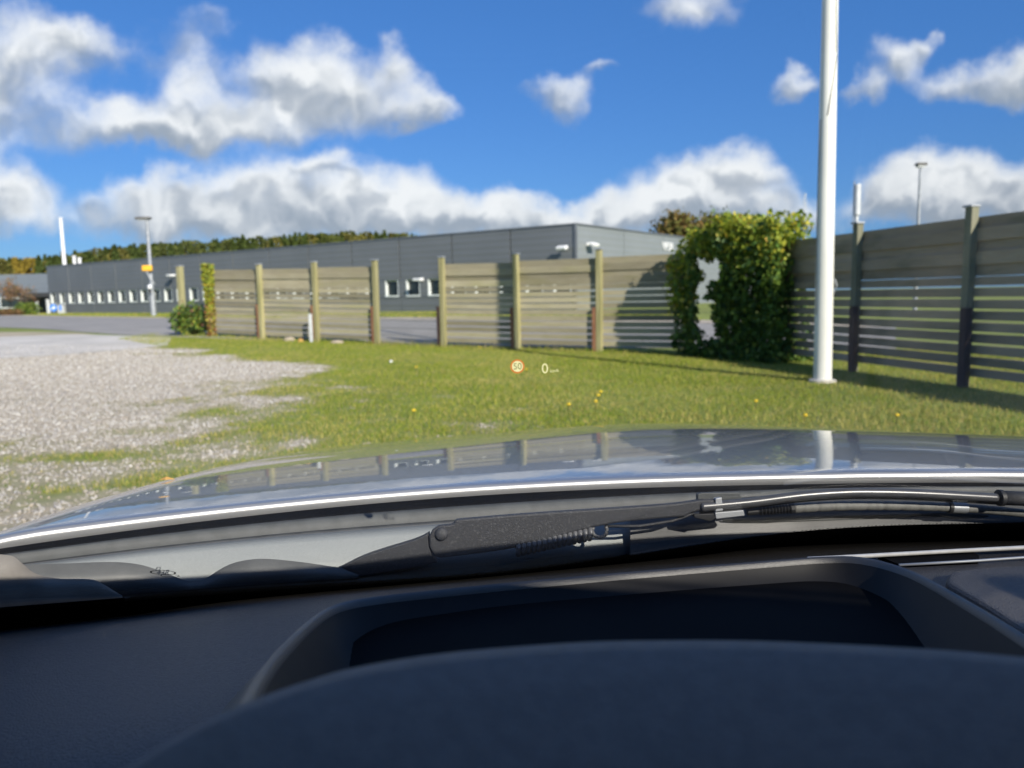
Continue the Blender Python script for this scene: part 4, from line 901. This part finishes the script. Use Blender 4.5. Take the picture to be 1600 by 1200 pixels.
# grey corner cover at the left foot of the glass
ct = smooth_poly([(-120, 850), (-60, 858), (0, 866), (22, 870), (38, 884), (58, 897), (90, 904), (140, 905), (160, 912), (192, 932)], 40)
ytop = lambda u: float(np.interp(u, [-120, 200], [.69, .765]))
a_ = [P(u, v, ytop(u) + .0) for u, v in ct]; b_ = [P(u, float(np.interp(u, [-120, 0, 192], [960, 949, 934])), ytop(u) - .004) for u, v in ct]
mb = MB(); mb.grid([[p + np.array([0, .02, -.02]) for p in a_], a_, [(p + q) / 2 + np.array([0, -.002, .003]) for p, q in zip(a_, b_)], b_]); mb.obj('corner_cover', 'corner_grey', car, True)
mb = MB(); mb.grid([cowl_row(.05, -.03, .06), cowl_row(.05, -.5, .06)]); mb.obj('bulkhead', 'black_plastic', car)

# ---- wiper
def wplate(pts, Y, th, nm, m, par, bv=.0015, smooth_=True):
    mb = MB(); mb.plate([P(u, v, Y(u) if callable(Y) else Y) for u, v in pts], (0, th, -th * .18)); o = mb.obj(nm, m, par); bevel(o, bv, 3); return o
wy = lambda u: float(np.interp(u, [500, 700, 1000, 1300, 1600], [.838, .848, .868, .882, .885]))
wip = None
arm_top = smooth_poly([(711, 812), (800, 804.5), (900, 797.5), (1000, 791), (1060, 786), (1095, 781), (1118, 780)], 26)
arm_bot = smooth_poly([(1118, 797), (1085, 800), (1072, 807), (1060, 808), (1000, 813), (960, 818), (920, 826), (870, 840), (830, 850), (790, 859), (740, 866), (690, 872)], 30)
head = [(686, 872), (678, 869), (671, 855), (670, 838), (675, 828), (684, 822), (700, 820), (708, 818.5)]
wip = wplate(arm_top + arm_bot + head, wy, .014, 'wiper_arm', 'wiper_black', car, .0035)
cap = smooth_poly([(505, 897), (535, 884), (565, 870), (600, 858), (640, 846), (660, 838), (669, 832)], 18) + [(670, 850), (676, 870), (684, 879), (640, 889), (560, 902), (510, 906)]
wplate(cap, lambda u: wy(u) + .004, .02, 'pivot_cover', 'wiper_black', wip, .005)
pc = P(690, 834, wy(690)); mb = MB(); nrm = np.array([0, -1, .2]); nrm = nrm / np.linalg.norm(nrm)
mb.tube([pc + nrm * -.002, pc + nrm * .0015, pc + nrm * .0032, pc + nrm * .0038], [.0078, .0076, .0055, .002], 24); mb.obj('rivet', 'wiper_black', wip, True)
sa, sb = P(806, 858, wy(806) + .006), P(925, 832, wy(925) + .006); mb = MB(); pts = []
for k in range(15 * 16):
    t_ = k / (15 * 16 - 1); a = t_ * 15 * 2 * math.pi; r_ = .0066; c0 = sa + (sb - sa) * t_; pts.append(c0 + np.array([r_ * math.sin(a) * .25, r_ * math.cos(a), r_ * math.sin(a)]))
mb.tube(pts, .0034, 8, flat=1); mb.obj('spring', 'spring_grey', wip, True)
hc = P(937, 829, wy(937) + .006); mb = MB(); mb.tube([hc + .0085 * np.array([math.cos(a), 0, math.sin(a) * .95]) for a in np.linspace(2.6, 6.9, 22)], .0022, 8); mb.obj('spring_hook', 'spring_grey', wip, True)
mb = MB(); mb.tube([P(u, v, wy(u) + .008) for u, v in ((945, 822), (1000, 822), (1050, 814), (1068, 808), (1084, 801))], .0018, 6); mb.obj('link_rod', 'wiper_black', wip, True)
wplate([(1090, 772), (1096, 770), (1156, 769), (1160, 778), (1160, 781), (1090, 784)], lambda u: wy(u) + .012, .01, 'blade_clip', 'flange_grey', wip)
wplate([(1118, 779), (1128, 777), (1130, 798), (1118, 800)], lambda u: wy(u) - .003, .012, 'blade_clip', 'galv', wip, .001)
wplate([(1117, 801), (1162, 797), (1164, 806), (1119, 811)], lambda u: wy(u) - .002, .01, 'blade_clip', 'galv', wip, .001)
wplate([(1084, 804), (1118, 802), (1118, 811), (1110, 815), (1085, 809)], lambda u: wy(u), .01, 'blade_clip', 'rubber', wip, .001)
mb = MB(); tp = spline([P(u, v, wy(u) + .002) for u, v in ((1095, 792), (1130, 789), (1180, 784), (1250, 775), (1310, 770.5), (1360, 769.5), (1440, 771.5), (1560, 778))], 60)
mb.tube(tp, [.0056] * 40 + list(np.linspace(.0056, .0052, 20)), 16, flat=1.0); mb.obj('blade_tube', 'tube_black', wip, True)
mb = MB(); tp2 = [p + np.array([0, .006, -.0062]) for p in tp]; mb.tube(tp2, .0034, 10); mb.obj('blade_rubber', 'rubber', wip, True)
mb = MB(); mb.tube([P(u, v, wy(u) + .002) for u, v in ((1560, 778), (1566, 778))], .0098, 18); mb.obj('collar', 'rubber', wip, True, 40)
mb = MB(); mb.tube([P(u, v, wy(u) + .002) for u, v in ((1566, 778), (1620, 780), (1760, 786), (2000, 800))], .0085, 18); mb.obj('washer_tube', 'wiper_black', wip, True)
hp = spline([P(u, v, wy(u) + .022) for u, v in ((1150, 800), (1200, 797), (1250, 793.5), (1320, 790.5), (1400, 790.5), (1490, 793), (1560, 798), (1640, 806), (1760, 815))], 190)
rad_ = np.full(190, .0062); uu_ = np.linspace(0, 1, 190)
for i in range(190):
    if i < 14: rad_[i] = .005
    elif i < 34: rad_[i] = .0064 if (i % 2) else .0040
    elif i % 8 == 0 and i < 120: rad_[i] = .0052
mb = MB(); mb.tube(hp[8:36], rad_[8:36], 14); mb.obj('ribbed_hose', 'rubber', wip, False)
mb = MB(); mb.tube(hp[35:], rad_[35:] * np.linspace(1, .75, len(rad_[35:])), 14); mb.obj('washer_hose', 'hose_grey', wip, True)
cpt = P(1499, 793, wy(1499) + .022); mb = MB(); mb.tube([cpt + np.array([-.010, 0, .0004]), cpt + np.array([.008, 0, -.0006])], .0070, 14); mb.obj('hose_clip', 'galv', wip, True, 40)
mb = MB(); mb.tube([cpt + np.array([-.014, 0, .0008]), cpt + np.array([-.010, 0, .0004])], .0074, 14); mb.obj('hose_clip', 'rubber', wip, True, 40)

# ---- dashboard
DF = spline([P(u, v, y) for u, v, y in ((-500, 1050, .52), (-260, 1015, .63), (0, 985, .722), (200, 962, .757), (400, 935, .787), (800, 898, .841), (1050, 873, .885), (1250, 853, .915), (1600, 845, .917), (2000, 850, .90), (2400, 860, .84))], 80)
mb = MB(); rows = [[p + np.array([0, .03, -.05]) for p in DF], [p + np.array([0, .006, -.006]) for p in DF], [p for p in DF]]
for s in np.linspace(.05, 1, 24):
    row = []
    for p in DF:
        y1 = .30; yq = p[1] + (y1 - p[1]) * s; zb = .993 + .010 * math.sin(s * math.pi) - .10 * max(s - .55, 0) ** 2 * 3.0
        zb += (p[2] - .993) * max(0, 1 - s * 6); row.append(np.array([p[0] + (p[0] - XC) * .05 * s, yq, zb]))
    rows.append(row)
rows.append([p + np.array([0, -.02, -.05]) for p in rows[-1]]); rows.append([p + np.array([0, .02, -.4]) for p in rows[-1]])
mb.grid(rows); dsh = mb.obj('dashboard', 'dash', car, True)
# head-up display well: raised rim and dark interior
rim = spline([P(u, v, y) for u, v, y in ((370, 1135, .31), (388, 1090, .36), (410, 1050, .42), (440, 1012, .48), (490, 965, .57), (530, 943, .625), (590, 932, .66), (680, 922, .68), (800, 910, .70), (1000, 892, .72), (1200, 876, .735), (1290, 869.5, .738), (1350, 871, .722), (1420, 890, .67), (1500, 932, .58), (1600, 992, .48), (1700, 1060, .41), (1760, 1110, .36))], 90)
cen = np.array([.07, .44]); rows = []
def rim_row(inw, dz, floor=None):
    out = []
    for p in rim:
        d_ = cen - p[:2]; d_ = d_ / np.linalg.norm(d_); q = p.copy(); q[:2] += d_ * inw; q[2] = p[2] + dz if floor is None else floor; out.append(q)
    return out
rows = [rim_row(-.055, 0, .955), rim_row(-.030, -.030), rim_row(-.008, -.007), rim_row(-.003, -.0014), rim_row(0, 0), rim_row(.0025, -.0014), rim_row(.0045, -.006)]
mb = MB(); mb.grid(rows); hw = mb.obj('display_well', 'dash_smooth', dsh, True)
mb = MB(); mb.grid([rim_row(.0045, -.0058), rim_row(.020, -.028), rim_row(.045, 0, 1.006)]); mb.obj('well_lining', 'lining', hw, True)
mb = MB(); fl = rim_row(.02, 0, 1.017); mb.add([np.array([cen[0], cen[1], 1.017])] + fl, [(0, i, i + 1) for i in range(1, len(fl))]); mb.obj('well_floor', 'black_void', hw)
# instrument hood in the foreground
hd_ = spline([P(u, v, y) for u, v, y in ((40, 1330, .17), (150, 1235, .195), (250, 1165, .22), (330, 1122, .24), (400, 1092, .258), (480, 1064, .276), (560, 1042, .29), (700, 1020, .305), (900, 1004, .315), (1050, 1000.5, .318), (1200, 1002, .315), (1400, 1011, .305), (1550, 1022, .29), (1700, 1040, .27), (1850, 1080, .24))], 70)
def hrow(dy, dz): return [p + np.array([0, dy, dz]) for p in hd_]
mb = MB(); mb.grid([hrow(.03, -.22), hrow(.020, -.05), hrow(.012, -.012), hrow(.006, -.003), hrow(0, 0), hrow(-.010, .0005), hrow(-.03, -.0045), hrow(-.06, -.015), hrow(-.10, -.035), hrow(-.13, -.07), hrow(-.14, -.2)]); mb.obj('instrument_hood', 'hood_soft', dsh, True)
# defroster vent and raised centre pad on the right
v0 = [(1378, 869.5), (1600, 861), (1800, 858), (1800, 866), (1600, 872), (1528, 875), (1400, 880.5)]
zv = 1.3 - .298
def DZ(u, v, z): d = ray(u, v); return CAM + d * ((z - CAM[2]) / d[2])
mb = MB(); mb.plate([DZ(u, v, zv) for u, v in ((1372, 868), (1520, 862), (1530, 868), (1528, 876), (1405, 882))], (0, 0, -.004)); vt = mb.obj('defroster_vent', 'black_void', dsh)
mb = MB(); mb.tube([DZ(u, v, zv + .003) for u, v in ((1262, 873), (1300, 871.5), (1372, 867.5), (1480, 861.5), (1600, 855.5), (1800, 847))], .0024, 8); mb.obj('vent_trim', 'silver_trim', vt, True)
mb = MB(); mb.tube([DZ(u, v, zv + .002) for u, v in ((1405, 883), (1528, 876), (1600, 871), (1800, 862))], .0016, 6); mb.obj('vent_edge', 'galv', vt, True)
slab = smooth_poly([(1478, 905), (1484, 893), (1510, 888), (1600, 882), (1900, 866)], 20) + [(1960, 1000), (1700, 1060)] + smooth_poly([(1640, 1010), (1590, 978), (1540, 945), (1500, 922), (1480, 910)], 14)
mb = MB(); mb.plate([DZ(u, v, zv + .010) for u, v in slab], (0, 0, -.02)); bevel(mb.obj('centre_pad', 'dash', dsh), .006, 3)

# ---- head-up display figures, seen floating beyond the glass
HY = 0.60; px = HY / F_PX
hud = MB(); c0 = P(808.5, 572.5, HY)
def disc(c, r0, r1, n=40):
    vs = []; fs = []
    for k in range(n):
        a = 2 * math.pi * k / n
        for r_ in (r0, r1): vs.append(c + np.array([r_ * math.cos(a), 0, r_ * math.sin(a)]))
    for k in range(n):
        k2 = (k + 1) % n; fs.append((2 * k, 2 * k + 1, 2 * k2 + 1, 2 * k2))
    return vs, fs
hud.add(*disc(c0, .0001, 8.6 * px)); ho = hud.obj('head_up_display', 'hud_white', car)
m2 = MB(); m2.add(*disc(c0, 8.6 * px, 11.2 * px)); m2.obj('sign_ring', 'hud_red', ho)
rt_ = (R(90), R(-1.15), 0)
text_mesh('sign_digits', '50', 14 * px, 'hud_dark', ho, c0 + np.array([0, -.002, 0]), rt_, .0002)
text_mesh('speed_digit', '0', 22 * px, 'hud_white', ho, P(851.5, 576.5, HY), rt_, .0002)
text_mesh('speed_unit', 'km/h', 7 * px, 'hud_white', ho, P(866.5, 579.5, HY), rt_, .0002)
# a fallen leaf on the bonnet
yl = 1.16; xl = -.535; zl = float(bon_z(np.array(xl - XC), yl)); mb = MB()
mb.add([(xl - .012, yl, zl + .002), (xl, yl + .006, zl + .005), (xl + .013, yl + .001, zl + .002), (xl, yl - .006, zl + .003), (xl, yl, zl + .007)], [(0, 1, 4), (1, 2, 4), (2, 3, 4), (3, 0, 4)])
tagit(mb.obj('fallen_leaf', 'dry_leaf'), 'small dry yellow leaf lying on the left of the bonnet', 'leaf')
